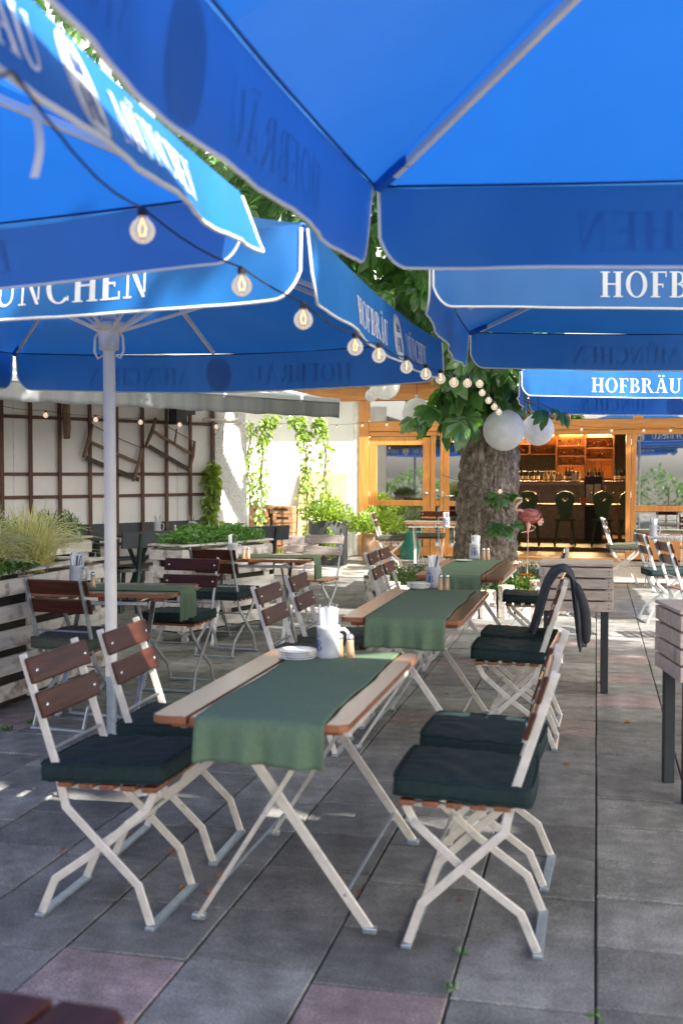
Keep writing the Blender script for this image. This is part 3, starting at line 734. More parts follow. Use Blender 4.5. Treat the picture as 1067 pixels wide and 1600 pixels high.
def runner(label, loc, rot, L, w, xoff=0., d0=.15, d1=.15, seed=0, zt=.75):
    r = random.Random(seed); D = d0 + L + d1
    ph = [r.uniform(0, 6) for _ in range(5)]
    def fn(u, v):
        s = v * D; x = (u - .5) * w + xoff + .004 * math.sin(9 * s + ph[0])
        hang = lambda q: (.010 * math.sin(16 * u + ph[1]) + .006 * math.sin(31 * u + ph[2])) * min(1, q / .1)
        if s < d0:
            q = d0 - s; return (x, -L / 2 - .006 - .010 * min(1, q / .04) + hang(q), zt + .004 - q + .004 * math.sin(5 * u))
        if s > d0 + L:
            q = s - d0 - L; return (x, L / 2 + .006 + .010 * min(1, q / .04) + hang(q), zt + .004 - q)
        e = min(s - d0, d0 + L - s)
        z = zt + .0045 + .0012 * math.sin(23 * s + ph[3]) * math.sin(5 * u + ph[4]) + .0015 * max(0, math.sin(11 * s + ph[2])) ** 8
        return (x, -L / 2 + s - d0, z)
    o = MB().grid(30, 110, fn).build('table_runner', M['runner'], smooth=True, solid=.0025)
    o.location = loc; o.rotation_euler = (0, 0, rot)
    return tag(o, label, 'table runner', 'green runners laid over the tables')
GT = 'wooden folding tables'
make_table('nearest wooden folding table with white crossed legs and green runner, centre foreground', (-.968, 3.575, .010), 0, 1.25, .60, .13, GT)
runner('green runner on the nearest table, its end hanging over the front edge', (-.968, 3.575, .010), 0, 1.25, .385, .035, .13, .10, 1)
make_table('second wooden folding table in the centre row, between the nearest one and the tree', (-.93, 5.95, 0), 0, 1.37, .62, .12, GT)
runner('green runner on the second table of the centre row', (-.93, 5.95, 0), 0, 1.37, .40, .02, .15, .10, 2)
make_table('third wooden table of the centre row, right below the chestnut trunk', (-.92, 8.28, 0), -.02, 1.40, .64, .1, GT)
runner('green runner on the third table, just below the trunk', (-.92, 8.28, 0), -.02, 1.40, .37, -.03, .15, .10, 3)
make_table('wooden table at far left between grass planter and white pole', (-2.91, 6.30, 0), R(96), .88, .66, 0, GT, white=False)
runner('green runner hanging from the right end of the table behind the white pole', (-2.91, 6.30, 0), R(96), .88, .34, 0, .19, .1, 4)
make_table('wooden table at left middle, beside the whitewashed clover planter', (-2.83, 8.98, 0), R(94), 1.0, .66, 0, GT, white=False)
runner('green runner on the left middle table beside the clover planter', (-2.83, 8.98, 0), R(94), 1.0, .34, 0, .19, .1, 5)
make_table('wooden table in front of the orange glazed door, left of the trunk', (-2.28, 16.1, 0), R(97), 1.0, .70, 0, GT)
runner('green runner on the table by the glazed door', (-2.28, 16.1, 0), R(97), 1.0, .36, 0, .19, .15, 6)
make_table('wooden table at the right picture edge, before the right glazed door', (1.08, 14.3, 0), R(95), 1.15, .70, 0, GT)
runner('green runner on the table at the right picture edge', (1.08, 14.3, 0), R(95), 1.15, .38, .02, .19, .15, 7)
make_table('dark brown table corner at the lower left picture edge, closest to the viewer', (-.925, .67, 0), R(-3), 1.35, .6, 0, GT)
for o in children(bpy.data.objects['folding_table.007']):
    if o.name.startswith('tabletop'):
        for sl in o.material_slots: sl.link = 'OBJECT'; sl.material = M['mahog']

# ------------------------------------------------------------------ table ware
MUG = None; KN = None; SH = None; PL = None
def hbprint(P):
    pb = MB()
    hb, w = text_polys('HB', .042, -.14)
    for k, pl in enumerate(hb): pb.add([P(x - w / 2, y, .0006 + .0002 * (k % 4)) for x, y in pl], [tuple(range(len(pl)))])
    c = .0009
    cr = [_rc(-16 * c, 50 * c, 16 * c, 54 * c)] + [[(a * c - 4 * c, 56 * c), (a * c + 4 * c, 56 * c), (a * 1.3 * c + 2 * c, 68 * c), (a * 1.3 * c - 2 * c, 68 * c)] for a in (-12, -4, 4, 12)] + _ring(0, 73 * c, (4 * c, 4 * c), (0, 0), 0, 2 * PI, 8)
    for k, pl in enumerate(cr): pb.add([P(x, y, .0006 + .0002 * (k % 3)) for x, y in pl], [tuple(range(len(pl)))])
    return pb
def mug(label, p, rot, where, nk=4, napkins=2, blue=True):
    """stoneware mug holding cutlery and paper napkins"""
    global MUG, KN
    r = random.Random(hash(where) % 1000 if False else int(p[0] * 100 + p[1] * 37))
    p = Vector(p)
    if MUG is None:
        t = thing('beer_mug', label, 'mug', p, rot, 'stoneware mugs on the tables')
        MB().lathe([(.040, 0), (.0445, .004), (.0455, .02), (.0435, .03), (.0435, .112), (.0455, .118), (.0455, .130), (.0425, .132), (.039, .128), (.039, .012), (.0001, .01)], 28).build('body', M['stone'], t, smooth=True)
        MB().tube([(.041, 0, .112), (.062, 0, .114), (.076, 0, .100), (.078, 0, .07), (.070, 0, .042), (.043, 0, .030)], [.008, .0075, .007, .007, .0075, .008], 8).build('handle', M['stone'], t, smooth=True)
        def P(x, y, off):
            a = R(187) + x / .0435 * 1.0; rr = .0436 + off
            return Vector((rr * math.cos(a), rr * math.sin(a), .036 + y * 1.0))
        hbprint(P).build('emblem', M['print_blue'], t)
        MUG = t
    else: t = copy_tree(MUG, p, rot, label)
    for k in range(napkins):
        a = r.uniform(0, 6.28); tl = .022
        def fn(u, v, a=a, k=k):
            x = (u - .5) * (.052 + .018 * v); y = .012 * math.sin(3 * u + k) + (k - .5) * .026 + .012 * v * (1 if k else -1); z = .02 + v * (.185 - .02 * abs(u - .5))
            q = Vector((x, y, z)); q.rotate(Quaternion((0, 0, 1), a + k * .4)); return q
        o = MB().grid(6, 4, fn).build('paper_napkin', M['napkin'], solid=.0012); o.location = p + Vector((0, 0, .002))
        tag(o, 'white paper napkin standing in the mug ' + where, 'napkin', 'napkins in the mug ' + where)
    for k in range(nk):
        a = 2 * PI * k / max(1, nk) + r.uniform(-.3, .3) + rot
        b = Vector((.010 * math.cos(a + 2.6), .010 * math.sin(a + 2.6), .012)); e = Vector((.034 * math.cos(a), .034 * math.sin(a), .205 + r.uniform(-.012, .012)))
        o = MB().bar(b, e, .011, .006).build('cutlery_handle', M['knife'] if k % 2 else M['cutlery'], bevel=.0022); o.location = p
        tag(o, 'cutlery handle standing upright in the mug ' + where, 'cutlery', 'cutlery in the mug ' + where)
    return t
def shaker(label, p, m='salt'):
    global SH
    if SH is None:
        t = thing('spice_shaker', label, 'shaker', p, 0, 'salt and spice shakers')
        MB().lathe([(.0185, 0), (.0195, .003), (.016, .025), (.0135, .068), (.013, .078)], 14).build('glass_body', M['salt'], t, smooth=True)
        MB().lathe([(.0138, .078), (.0142, .082), (.0135, .092), (.008, .099), (.0001, .101)], 14).build('cap', M['cap'], t, smooth=True)
        SH = t
    else: t = copy_tree(SH, p, 0, label)
    t.location = p
    if m != 'salt': swap(t, M['salt'], M[m])
    return t
def plates(where, p, n=4):
    global PL
    for k in range(n):
        q = Vector(p) + Vector((rnd.uniform(-.002, .002), rnd.uniform(-.002, .002), k * .0085))
        if PL is None:
            o = MB().lathe([(.0001, .0), (.045, 0), (.048, .004), (.072, .010), (.0735, .012), (.072, .0135), (.046, .0075), (.0001, .0065)], 36).build('side_plate', M['china'], smooth=True); PL = o
        else: o = PL.copy(); COL.objects.link(o)
        o.location = q
        tag(o, ('white side plate, topmost of the stack ' if k == n - 1 and n > 1 else 'white side plate within the stack ' if n > 1 else 'single white side plate ') + where, 'plate', ('stacked plates ' + where) if n > 1 else 'side plates')
TZ = .7562
mug('grey stoneware mug with cutlery, on the nearest table by the plate stack', gz(513, 1030, TZ), R(25), 'on the nearest table')
shaker('shaker with orange-brown spice, on the nearest table', gz(531, 1030, TZ), 'pepper'); shaker('white salt shaker, on the nearest table', gz(547, 1031, TZ))
plates('on the nearest table', gz(465, 1030, TZ), 4)
mug('white mug with cutlery, on the second table of the centre row', gz(676, 918, TZ), R(58), 'on the second table')
shaker('clear salt shaker beside the mug on the second table, left one', gz(688, 922, TZ)); shaker('brownish shaker beside the mug on the second table, right one', gz(698, 922, TZ), 'pepper')
plates('on the second table', gz(654, 920, TZ), 4)
mug('white mug with blue crown emblem, on the third table below the trunk', gz(741, 874, TZ), R(88), 'on the third table')
shaker('left one of two pale shakers on the third table', gz(755, 875, TZ)); shaker('right one of two pale shakers on the third table', gz(762, 875, TZ))
plates('on the third table', gz(723, 877, TZ), 1)
mug('grey mug stuffed with napkins, on the far left table by the grass planter', gz(120, 915, TZ), R(-5), 'on the far left table', 3, 3)
shaker('salt shaker with shiny cap on the far left table', gz(146, 918, TZ))
mug('stoneware mug on the left middle table, before the clover planter', gz(364, 873, TZ), R(10), 'on the left middle table', 4, 1)
shaker('left one of two shakers on the left middle table', gz(381, 873, TZ)); shaker('right one of two shakers on the left middle table', gz(388, 873, TZ))
mug('white mug with napkin, on the door table left of the trunk', gz(697, 824, TZ), R(100), 'on the door table', 2, 2)
mug('grey mug on the table at the right picture edge', gz(1020, 838, TZ), R(-20), 'on the right edge table', 2, 2)
plates('on the right edge table', gz(1035, 836, TZ), 1)
# posy on the door table
v = thing('bud_vase', 'tiny vase with a green sprig on the door table', 'vase', gz(680, 826, TZ))
MB().lathe([(.02, 0), (.026, .02), (.012, .055), (.014, .065)], 12).build('vase_body', M['pane_clear'], v, smooth=True)

# ------------------------------------------------------------------ jacket on chair
def jacket():
    t = thing('jacket', 'charcoal jacket draped over the back of a chair right of the second table', 'jacket', (-.195, 6.50, 0))
    def fn(u, v):
        y = (u - .5) * .43; wv = .014 * math.sin(11 * u + 3 * v) + .010 * math.sin(23 * u + 5 * v)
        q = (v - .40) * 1.15
        if q < 0: q = -q; return (-.030 - .030 * min(1, q / .12) - .22 * q + wv, y * (1 + .1 * q), .905 - .8 * q + .01 * math.sin(8 * u))
        k = min(1, q / .10)
        return (.0 + .055 * k + .10 * q + wv * (.4 + q), y * (1 + .25 * q), .915 - max(0, q - .03) * .70 + .014 * math.sin(7 * u))
    MB().grid(26, 36, fn).build('jacket_body', M['jacket'], t, smooth=True, solid=.014, sub=1)
    MB().tube([(.08, -.20, .86), (.135, -.225, .74), (.15, -.22, .62), (.145, -.215, .49)], [.02, .030, .032, .028], 10).build('sleeve', M['jacket'], t, smooth=True, sub=1)
jacket()
# ------------------------------------------------------------------ planters
def crate_planter(label, loc, rot, w=.485, d=.45, z0=.543, z1=.865):
    t = thing('crate_planter', label, 'planter', loc, rot, 'slatted crate planters on black legs')
    n = 4; hh = (z1 - z0 - .02) / n
    for nm, ax, sg in (('front', 1, -1), ('back', 1, 1), ('side', 0, -1), ('side', 0, 1)):
        b = MB()
        for k in range(n):
            zc = z0 + hh * (k + .5); L = w if ax else d - .034
            j = rnd.uniform(-.003, .003)
            if ax: b.box((j, sg * (d / 2 - .008), zc), (L, .014, hh - .012))
            else: b.box((sg * (w / 2 - .008), j, zc), (.014, L, hh - .012))
        b.build('slat_panel', M['crate'], t, bevel=.003)
    for sx in (-1, 1):
        for sy in (-1, 1): MB().box((sx * (w / 2 - .035), sy * (d / 2 - .035), (z0 + z1) / 2 - .012), (.036, .036, z1 - z0 - .03)).build('corner_post', M['crate'], t)
    tb = MB()
    for k in range(4): tb.box((0, -d / 2 + d / 4 * (k + .5), z1 - .008), (w + .006, d / 4 - .005, .016))
    tb.build('top_board', M['crate'], t, bevel=.003)
    MB().box((0, 0, z0 + .012), (w - .04, d - .04, .02)).build('bottom_board', M['crate'], t)
    for sx in (-1, 1):
        for sy in (-1, 1):
            MB().box((sx * (w / 2 - .055), sy * (d / 2 - .055), z0 / 2), (.05, .05, z0)).build('leg', M['anthracite'], t, bevel=.003)
    nl = MB()
    for sx in (-1, 1):
        for k in range(n):
            for q in (-.012, .012): nl.sphere((sx * (w / 2 - .03), -d / 2 - .001, z0 + hh * (k + .5) + q), .004, 6, 4)
    nl.build('nails', M['rust'], t)
    return t
crate_planter('pale slatted crate planter on black legs, right of the second table', (-.125, 7.39 + .225, 0), 0)
crate_planter('pale slatted crate planter on black legs, cut by the right picture edge', (.560, 5.22, 0), R(11))

def pallet_planter(label, loc, rot, L, Wd, H, casters=True, layers=5):
    t = thing('pallet_planter', label, 'planter', loc, rot, 'whitewashed pallet wood planters')
    z0 = .09 if casters else .03; hh = (H - z0) / layers
    r = random.Random(int(L * 100))
    for sy in (-1, 1):
        b = MB()
        for k in range(layers): b.box((r.uniform(-.006, .006), sy * (Wd / 2 - .011), z0 + hh * (k + .5)), (L + r.uniform(-.01, .01), .022, hh - r.uniform(.042, .066)), Matrix.Rotation(r.uniform(-.006, .006), 3, 'Y'))
        b.build('side_boards', M['whitewash'], t, bevel=.004)
    for sx in (-1, 1):
        b = MB()
        for k in range(layers): b.box((sx * (L / 2 - .011), r.uniform(-.004, .004), z0 + hh * (k + .5)), (.022, Wd - .05, hh - r.uniform(.042, .066)))
        b.build('end_boards', M['whitewash'], t, bevel=.004)
    for sx in (-1, 0, 1):
        for sy in (-1, 1): MB().box((sx * (L / 2 - .07), sy * (Wd / 2 - .06), (z0 + H) / 2 - .01), (.085, .07, H - z0 - .03)).build('corner_block', M['whitewash'], t, bevel=.004)
    rm = MB()
    for sy in (-1, 1): rm.box((0, sy * (Wd / 2 - .04), H + .008), (L + .02, .085, .018))
    for sx in (-1, 1): rm.box((sx * (L / 2 - .04), 0, H + .0078), (.085, Wd - .17, .018))
    rm.build('rim_board', M['whitewash'], t, bevel=.004)
    MB().box((0, 0, (z0 + H) / 2 - .03), (L - .10, Wd - .08, H - z0 - .07)).build('soil', M['soil'], t)
    if casters:
        for sx in (-1, 1):
            for sy in (-1, 1):
                cx, cy = sx * (L / 2 - .09), sy * (Wd / 2 - .06)
                w = MB().tube([(cx - .014, cy, .034), (cx + .014, cy, .034)], .034, 14); w.bar((cx, cy + .018, .03), (cx, cy + .018, .10), .03, .004); w.bar((cx, cy - .018, .03), (cx, cy - .018, .10), .03, .004); w.box((cx, cy, .085), (.07, .06, .008))
                w.build('caster', M['steel'], t)
    return t
pallet_planter('long whitewashed pallet planter of pale grass at the left picture edge', (-3.77, 6.38, 0), R(87), 1.9, .50, .84, False)
pallet_planter('whitewashed pallet planter of dark clumps behind the grass planter', (-4.98, 8.9, 0), R(80), 1.3, .45, .86, False)
_dir = R(68.5); _c = Vector((-3.405, 8.66, 0)) + Vector((math.cos(_dir), math.sin(_dir), 0)) * .62 + Vector((-math.sin(_dir), math.cos(_dir), 0)) * .20
pallet_planter('whitewashed pallet planter on casters with green clover, left middle', _c, _dir, 1.24, .40, .84, True)

# ------------------------------------------------------------------ foliage
def leaf(mb, p, d, n, L, w, fold=.25):
    """one leaf: pointed oval folded along its midrib"""
    d = d.normalized(); s = d.cross(n)
    if s.length < 1e-4: s = d.orthogonal()
    s.normalize(); n2 = s.cross(d)
    a = p; b = p + d * L
    m1 = p + d * L * .35 + n2 * L * .03; m2 = p + d * L * .7 - n2 * L * .02
    vs = [a, m1 + s * w * .42 + n2 * w * fold, m2 + s * w * .38 + n2 * w * fold * .7, b - n2 * L * .1, m2 - s * w * .38 + n2 * w * fold * .7, m1 - s * w * .42 + n2 * w * fold, m1, m2]
    mb.add(vs, [(0, 6, 1), (1, 6, 7, 2), (2, 7, 3), (0, 5, 6), (5, 4, 7, 6), (4, 3, 7)])
def chestnut(mb, p, d, size, r):
    """hand shaped leaf of seven leaflets hanging from its stalk"""
    d = d.normalized(); n = Vector((r.gauss(0, .35), r.gauss(0, .35), 1)).normalized()
    s = d.cross(n).normalized(); n = s.cross(d)
    q = p + d * size * .25
    for k, a in enumerate((-112, -72, -36, 0, 36, 72, 112)):
        a = R(a + r.uniform(-6, 6)); L = size * (.86 - .0042 * abs(math.degrees(a)) * 1.0) 
        dd = (d * math.cos(a) + s * math.sin(a)) - n * (.28 + r.uniform(-.12, .18))
        dd.normalize()
        ss = dd.cross(n).normalized(); n2 = ss.cross(dd); w = L * .46
        c1 = q + dd * L * .32; c2 = q + dd * L * .66; tip = q + dd * L - n2 * L * .14
        vs = [q, c1 + ss * w * .28 + n2 * w * .12, c2 + ss * w * .5 + n2 * w * .16 - n2 * L * .04, q + dd * L * .86 + ss * w * .26 - n2 * L * .07, tip, q + dd * L * .86 - ss * w * .26 - n2 * L * .07, c2 - ss * w * .5 + n2 * w * .16 - n2 * L * .04, c1 - ss * w * .28 + n2 * w * .12, c1, c2 - n2 * L * .02, q + dd * L * .86 - n2 * L * .08]
        mb.add(vs, [(0, 8, 1), (1, 8, 9, 2), (2, 9, 10, 3), (3, 10, 4), (0, 7, 8), (7, 6, 9, 8), (6, 5, 10, 9), (5, 4, 10)])
    return mb
def rvec(r): return Vector((r.gauss(0, 1), r.gauss(0, 1), r.gauss(0, 1))).normalized()
def bush(root, name, m, c, rad, n, L, w, seed, up=.5):
    r = random.Random(seed); mb = MB(); c = Vector(c)
    for _ in range(n):
        d = rvec(r); d.z = abs(d.z) * .9 + .05 * r.gauss(0, 1); k = r.random() ** .45
        p = c + Vector((d.x * rad[0] * k, d.y * rad[1] * k, d.z * rad[2] * k))
        dd = (d + Vector((0, 0, up)) + rvec(r) * .7)
        s = r.uniform(.6, 1.25); leaf(mb, p, dd, Vector((0, 0, 1)) + rvec(r) * .5, L * s, w * s)
    return mb.build(name, m, root, smooth=False, world=True)
def stems(root, c, rad, h, n, seed):
    r = random.Random(seed); mb = MB(); c = Vector(c)
    for _ in range(n):
        a = r.uniform(0, 6.28); q = c + Vector((rad * .35 * math.cos(a), rad * .35 * math.sin(a), -.03)); e = c + Vector((rad * .8 * math.cos(a), rad * .8 * math.sin(a), h * r.uniform(.5, .9)))
        mb.tube([q, q.lerp(e, .5) + Vector((0, 0, h * .1)), e], .003, 4)
    mb.build('stems', M['stem'], root, world=True)

# grass clumps in the left planter: each tuft a plant
def tuft(label, c, n, h, spread, seed):
    t = thing('ornamental_grass', label, 'grass plant', c); r = random.Random(seed); mb = MB()
    for _ in range(n):
        a = r.uniform(0, 6.28); d = Vector((math.cos(a), math.sin(a), 0)); L = h * r.uniform(.55, 1.15); sp = spread * r.uniform(.2, 1.2)
        b = Vector((r.gauss(0, .05), r.gauss(0, .05), 0)); s = Vector((-d.y, d.x, 0)); w = r.uniform(.004, .0075); vs = []
        for k in range(7):
            q = k / 6; p = b + d * sp * q ** 1.6 + Vector((0, 0, L * (q - .55 * q ** 3 * (sp / spread) * .9)))
            ww = w * (1 - q ** 2 * .95); vs += [p + s * ww + Vector((0, 0, .002)), p - s * ww]
        mb.add(vs, [(2 * k, 2 * k + 1, 2 * k + 3, 2 * k + 2) for k in range(6)])
    mb.build('blades', M['grass'], t)
for k, (x, y, h, s_) in enumerate(((-3.66, 5.95, .42, .32), (-3.88, 6.30, .48, .36), (-3.70, 6.62, .46, .36), (-3.86, 6.98, .44, .32))):
    tuft(['foremost tuft of pale striped grass at the left picture edge', 'tall pale grass tuft on the wall side of the left planter', 'pale grass tuft in the middle of the left planter, blades arching to the right', 'pale grass tuft at the far end of the left planter'][k], (x, y, .80), 330, h * 1.12, s_ * 1.1, k)
def groundgreen(name, label, cat, c, rad, n, seed, L=.035, w=.026, m='herb', rotz=0., parts=True):
    t = thing(name, label, cat, c); r = random.Random(seed); mb = MB()
    for _ in range(n):
        x = r.uniform(-1, 1); y = r.uniform(-1, 1)
        if x ** 4 + y ** 4 > 1: continue
        lump = .55 + .45 * math.sin(x * 5 + seed) * math.sin(y * 4 + 2 * seed) * .8
        z = rad[2] * r.random() ** .5 * (1 - .55 * max(abs(x), abs(y)) ** 3) * (.5 + .6 * lump)
        p = Vector((x * rad[0], y * rad[1], z)); p.rotate(Quaternion((0, 0, 1), rotz))
        d = Vector((r.gauss(0, .8), r.gauss(0, .8), .7)); s = r.uniform(.6, 1.3)
        leaf(mb, p, d, Vector((0, 0, 1)) + rvec(r) * .6, L * s, w * s)
    mb.build('foliage', M[m], t)
    return t
tc = groundgreen('clover_plant', 'bushy green clover filling the whitewashed planter on casters', 'plant', _c + Vector((0, 0, .82)), (.60, .22, .19), 3600, 3, rotz=_dir, m='clover')
groundgreen('sedge_plant', 'dark green clump in the left rear planter, nearer one', 'plant', (-5.02, 8.55, .84), (.28, .2, .20), 800, 5, .09, .012, 'moss')
groundgreen('sedge_plant', 'dark green clump in the left rear planter, farther one by the bench', 'plant', (-4.90, 9.2, .84), (.26, .2, .26), 800, 6, .10, .012, 'moss')
groundgreen('ivy_plant', 'small ivy spilling at the foot of the pale grass', 'plant', (-3.6, 6.05, .83), (.14, .35, .10), 500, 9, .035, .028, 'moss')

# ------------------------------------------------------------------ trellis wall (runs obliquely at the left)
WA = math.atan2(.854, .519); W0 = Vector((-4.567, 13.833, 0)); WD = Vector((math.cos(WA), math.sin(WA), 0)); WN = Vector((WD.y, -WD.x, 0))
def wl_(s, dist, z): return W0 + WD * s + WN * dist + Vector((0, 0, z))
def wp(x, y, dist=.06):
    d = ray(x, y); n = WN; t = ((W0 + WN * dist) - EYE).dot(n) / d.dot(n); return EYE + d * t
wt = thing('plastered_wall', 'white wall behind the brown trellis, roughcast at its right end', 'wall', W0, WA)
MB().b2((-9, 0.0, 0), (-.52, .25, 2.95)).build('board_panel', M['panel'], wt)
rc = MB().grid(40, 160, lambda u, v: (-.52 + .52 * u, -.035 - .012 * rnd.random(), 2.95 * v)); rc.add([(-.52, -.035, 0), (-.52, .25, 0), (-.52, .25, 2.95), (-.52, -.035, 2.95), (0, -.035, 0), (0, .25, 0), (0, .25, 2.95), (0, -.035, 2.95)], [(0, 1, 2, 3), (4, 5, 6, 7), (1, 5, 6, 2), (3, 2, 6, 7)])
rc.build('roughcast', M['roughcast'], wt)
sm = MB()
for x in (-8, -7.1, -6.2, -5.3, -4.4, -3.35, -2.2, -1.1): sm.b2((x, -.006, .02), (x + .012, -.001, 2.9))
sm.build('panel_seam', M['screen_w'], wt)
tr = thing('wall_trellis', 'brown wooden trellis grid fixed to the white wall at left', 'trellis', W0, WA)
vb = MB(); hbm = MB()
for x in (-6.6, -6.2, -5.8, -5.42, -5.04, -4.66, -4.28, -3.90, -3.51, -3.16, -2.79, -2.39, -2.02, -1.65, -1.29, -.92, -.56): vb.b2((x - .021, -.052, .15), (x + .021, -.03, 2.72))
for z in (2.10, 1.46, 1.20, .62, .35): hbm.b2((-6.9, -.031, z - .019), (-.54, -.008, z + .019))
vb.build('upright_batten', M['batten'], tr, bevel=.002); hbm.build('cross_batten', M['batten'], tr, bevel=.002)
# old tools hung on it
def zp(zx, zy): return (zx / 2.667, 580 + zy / 2.667)
def saw(label, LA, LB, RA, RB, CB, BL, RO, tog=None):
    t = thing('bow_saw', label, 'saw', wp(*zp(*CB[0]), .08), 0)
    f = lambda q, d=.085: wp(*zp(*q), d)
    for a, b in ((LA, LB), (RA, RB)):
        m_ = f(a).lerp(f(b), .5) + Vector((.012, 0, .0)); MB().tube([f(a), m_, f(b), f(b) + (f(b) - f(a)).normalized() * .04], [.018, .026, .022, .018], 8).build('arm', M['oldwood'], t, world=True, smooth=True)
    MB().bar(f(CB[0]), f(CB[1]), .025, .035).build('crossbar', M['oldwood'], t, world=True, bevel=.004)
    MB().bar(f(BL[0], .09), f(BL[1], .09), .008, .055).build('blade', M['rust'], t, world=True)
    MB().tube([f(RO[0]), f(RO[0]).lerp(f(RO[1]), .5) - Vector((0, 0, .01)), f(RO[1])], .006, 5).build('rope', M['oldwood'], t, world=True)
    if tog: MB().bar(f(tog[0], .1), f(tog[1], .1), .016, .014).build('toggle', M['oldwood'], t, world=True)
saw('large old wooden bow saw on the trellis, partly behind the white pole', (387, 220), (352, 345), (592, 320), (560, 445), ((378, 295), (575, 382)), ((360, 362), (580, 452)), ((388, 226), (594, 322)))
saw('smaller old bow saw on the trellis, right of the white pole, with a toggle stick', (650, 195), (612, 305), (812, 292), (790, 408), ((640, 250), (802, 348)), ((620, 312), (784, 408)), ((655, 202), (812, 294)), ((737, 240), (728, 305)))
bl = thing('wooden_billet', 'old weathered wooden billet hanging upright on the trellis', 'billet', wp(*zp(278, 200), .08))
MB().tube([wp(*zp(278, 118), .09), wp(*zp(277, 180), .09), wp(*zp(281, 240), .09), wp(*zp(280, 282), .09)], [.04, .047, .045, .035], 9).build('billet_body', M['oldwood'], bl, world=True)
sp = thing('loudspeaker', 'black loudspeaker on a bracket under the grey awning', 'speaker', wp(284, 648, .2))
a = wp(278, 650, .22)
MB().box(a, (.17, .16, .21), Matrix.Rotation(WA, 3, 'Z')).build('speaker_box', M['black'], sp, world=True, bevel=.01)
MB().bar(wp(283, 647, .1), wp(304, 645, .1), .04, .05).build('bracket', M['black'], sp, world=True); MB().bar(wp(290, 641, .06), wp(316, 640, .06), .03, .03).build('bracket', M['black'], sp, world=True)
pp = thing('drain_pipe', 'white pipe under the awning at the right end of the trellis wall', 'pipe', wp(340, 656, .06))
MB().tube([wp(318, 656, .07), wp(345, 656, .07), wp(372, 655, .07), wp(374, 645, .07)], .018, 8).build('pipe_run', M['alu'], pp, world=True, smooth=True)
# awning
aw = thing('roller_awning', 'grey fabric awning with striped valance along the left wall', 'awning', W0, WA)
AX0, AX1, AD, AZ0, AZ1 = -9., -.32, 2.05, 2.80, 2.325
MB().grid(60, 12, lambda u, v: (AX0 + (AX1 - AX0) * u, -.02 - AD * v, AZ0 + (AZ1 - AZ0) * v - .03 * math.sin(PI * v) + .004 * math.sin(40 * u))).build('fabric', M['awning'], aw, smooth=True, solid=.003)
MB().box(((AX0 + AX1) / 2, -.02 - AD - .02, AZ1 - .005), (AX1 - AX0, .06, .05)).build('front_bar', M['awning'], aw, bevel=.01)
MB().grid(260, 4, lambda u, v: (AX0 + (AX1 - AX0) * u, -.055 - AD + .008 * math.sin(90 * u) * v, AZ1 - .03 - v * (.175 + .006 * math.sin(120 * u)))).build('valance', M['awning_val'], aw, smooth=True, solid=.002)
for x in (-7.5, -5.0, -2.6):
    MB().tube([(x, -.03, AZ0 - .3), (x - .5, -AD * .5, AZ1 + .12), (x, -AD, AZ1 - .02)], .022, 8).build('folding_arm', M['batten'], aw)
MB().bar((-4.6, -.05, 1.75), (-3.4, -.09, 2.42), .05, .05).build('brace', M['batten'], aw)
MB().box(((AX0 + AX1) / 2, -.07, AZ0 + .02), (AX1 - AX0, .14, .14)).build('cassette', M['awning'], aw, bevel=.02)

# dark beer garden sets below it
def beer_table(label, s0, s1, d0, d1):
    c = wl_((s0 + s1) / 2, (d0 + d1) / 2, 0); t = thing('beer_garden_table', label, 'table', c, WA, 'anthracite beer garden sets'); L = s1 - s0; w = d1 - d0
    b = MB(); n = 4
    for k in range(n): b.box((0, -w / 2 + w / n * (k + .5), .757), (L, w / n - .006, .026))
    b.build('tabletop', M['dark_wood'], t, bevel=.003)
    for sx in (-1, 1):
        x = sx * (L / 2 - .25)
        for sy in (-1, 1):
            MB().bar((x, sy * .24, .0), (x, -sy * .24, .742), .035, .035, (1, 0, 0)).build('leg', M['dgreen_steel'], t)
        MB().bar((x, -.25, .73), (x, .25, .73), .03, .025).build('crossbar', M['dgreen_steel'], t)
        MB().bar((x, 0, .36), (x - sx * .4, 0, .735), .03, .02).build('brace', M['dgreen_steel'], t)
def beer_bench(label, s0, s1, d0, d1, back=None, ht=.87):
    c = wl_((s0 + s1) / 2, (d0 + d1) / 2, 0); t = thing('beer_garden_bench', label, 'bench', c, WA, 'anthracite beer garden sets'); L = s1 - s0; w = d1 - d0
    MB().box((0, 0, .455), (L, w, .03)).build('seat', M['dark_wood'], t, bevel=.004)
    for sx in (-1, 1):
        x = sx * (L / 2 - .22)
        for sy in (-1, 1): MB().bar((x, sy * (w / 2 - .02), 0), (x, sy * (w / 2 - .06), .44), .035, .03, (1, 0, 0)).build('leg', M['dgreen_steel'], t)
        MB().bar((x, -w / 2 + .04, .12), (x, w / 2 - .04, .12), .025, .02).build('crossbar', M['dgreen_steel'], t)
    if back:
        y = back * (w / 2 + .035)
        MB().box((0, y, ht - .085), (L, .026, .17), Matrix.Rotation(-back * .12, 3, 'X')).build('backrest', M['dark_wood'], t, bevel=.004)
        for sx in (-1, 1): MB().bar((sx * (L / 2 - .22), back * (w / 2 - .02), .30), (sx * (L / 2 - .22), y + back * .02, ht - .02), .03, .045).build('back_post', M['dgreen_steel'], t)
beer_table('dark beer garden table at left under the awning, left of the white pole base planter', -4.85, -2.70, .52, 1.08)
beer_bench('dark bench with backrest along the trellis, left one', -4.75, -2.60, .10, .38, 1)
beer_bench('low dark bench without backrest in front of the left dark table', -4.85, -2.75, 1.25, 1.52)
beer_table('dark beer garden table with two mugs beside the right half of the trellis', -2.45, -.55, .42, .98)
beer_bench('dark bench with backrest along the trellis, right one behind the two mugs', -2.50, -.55, .04, .30, 1)
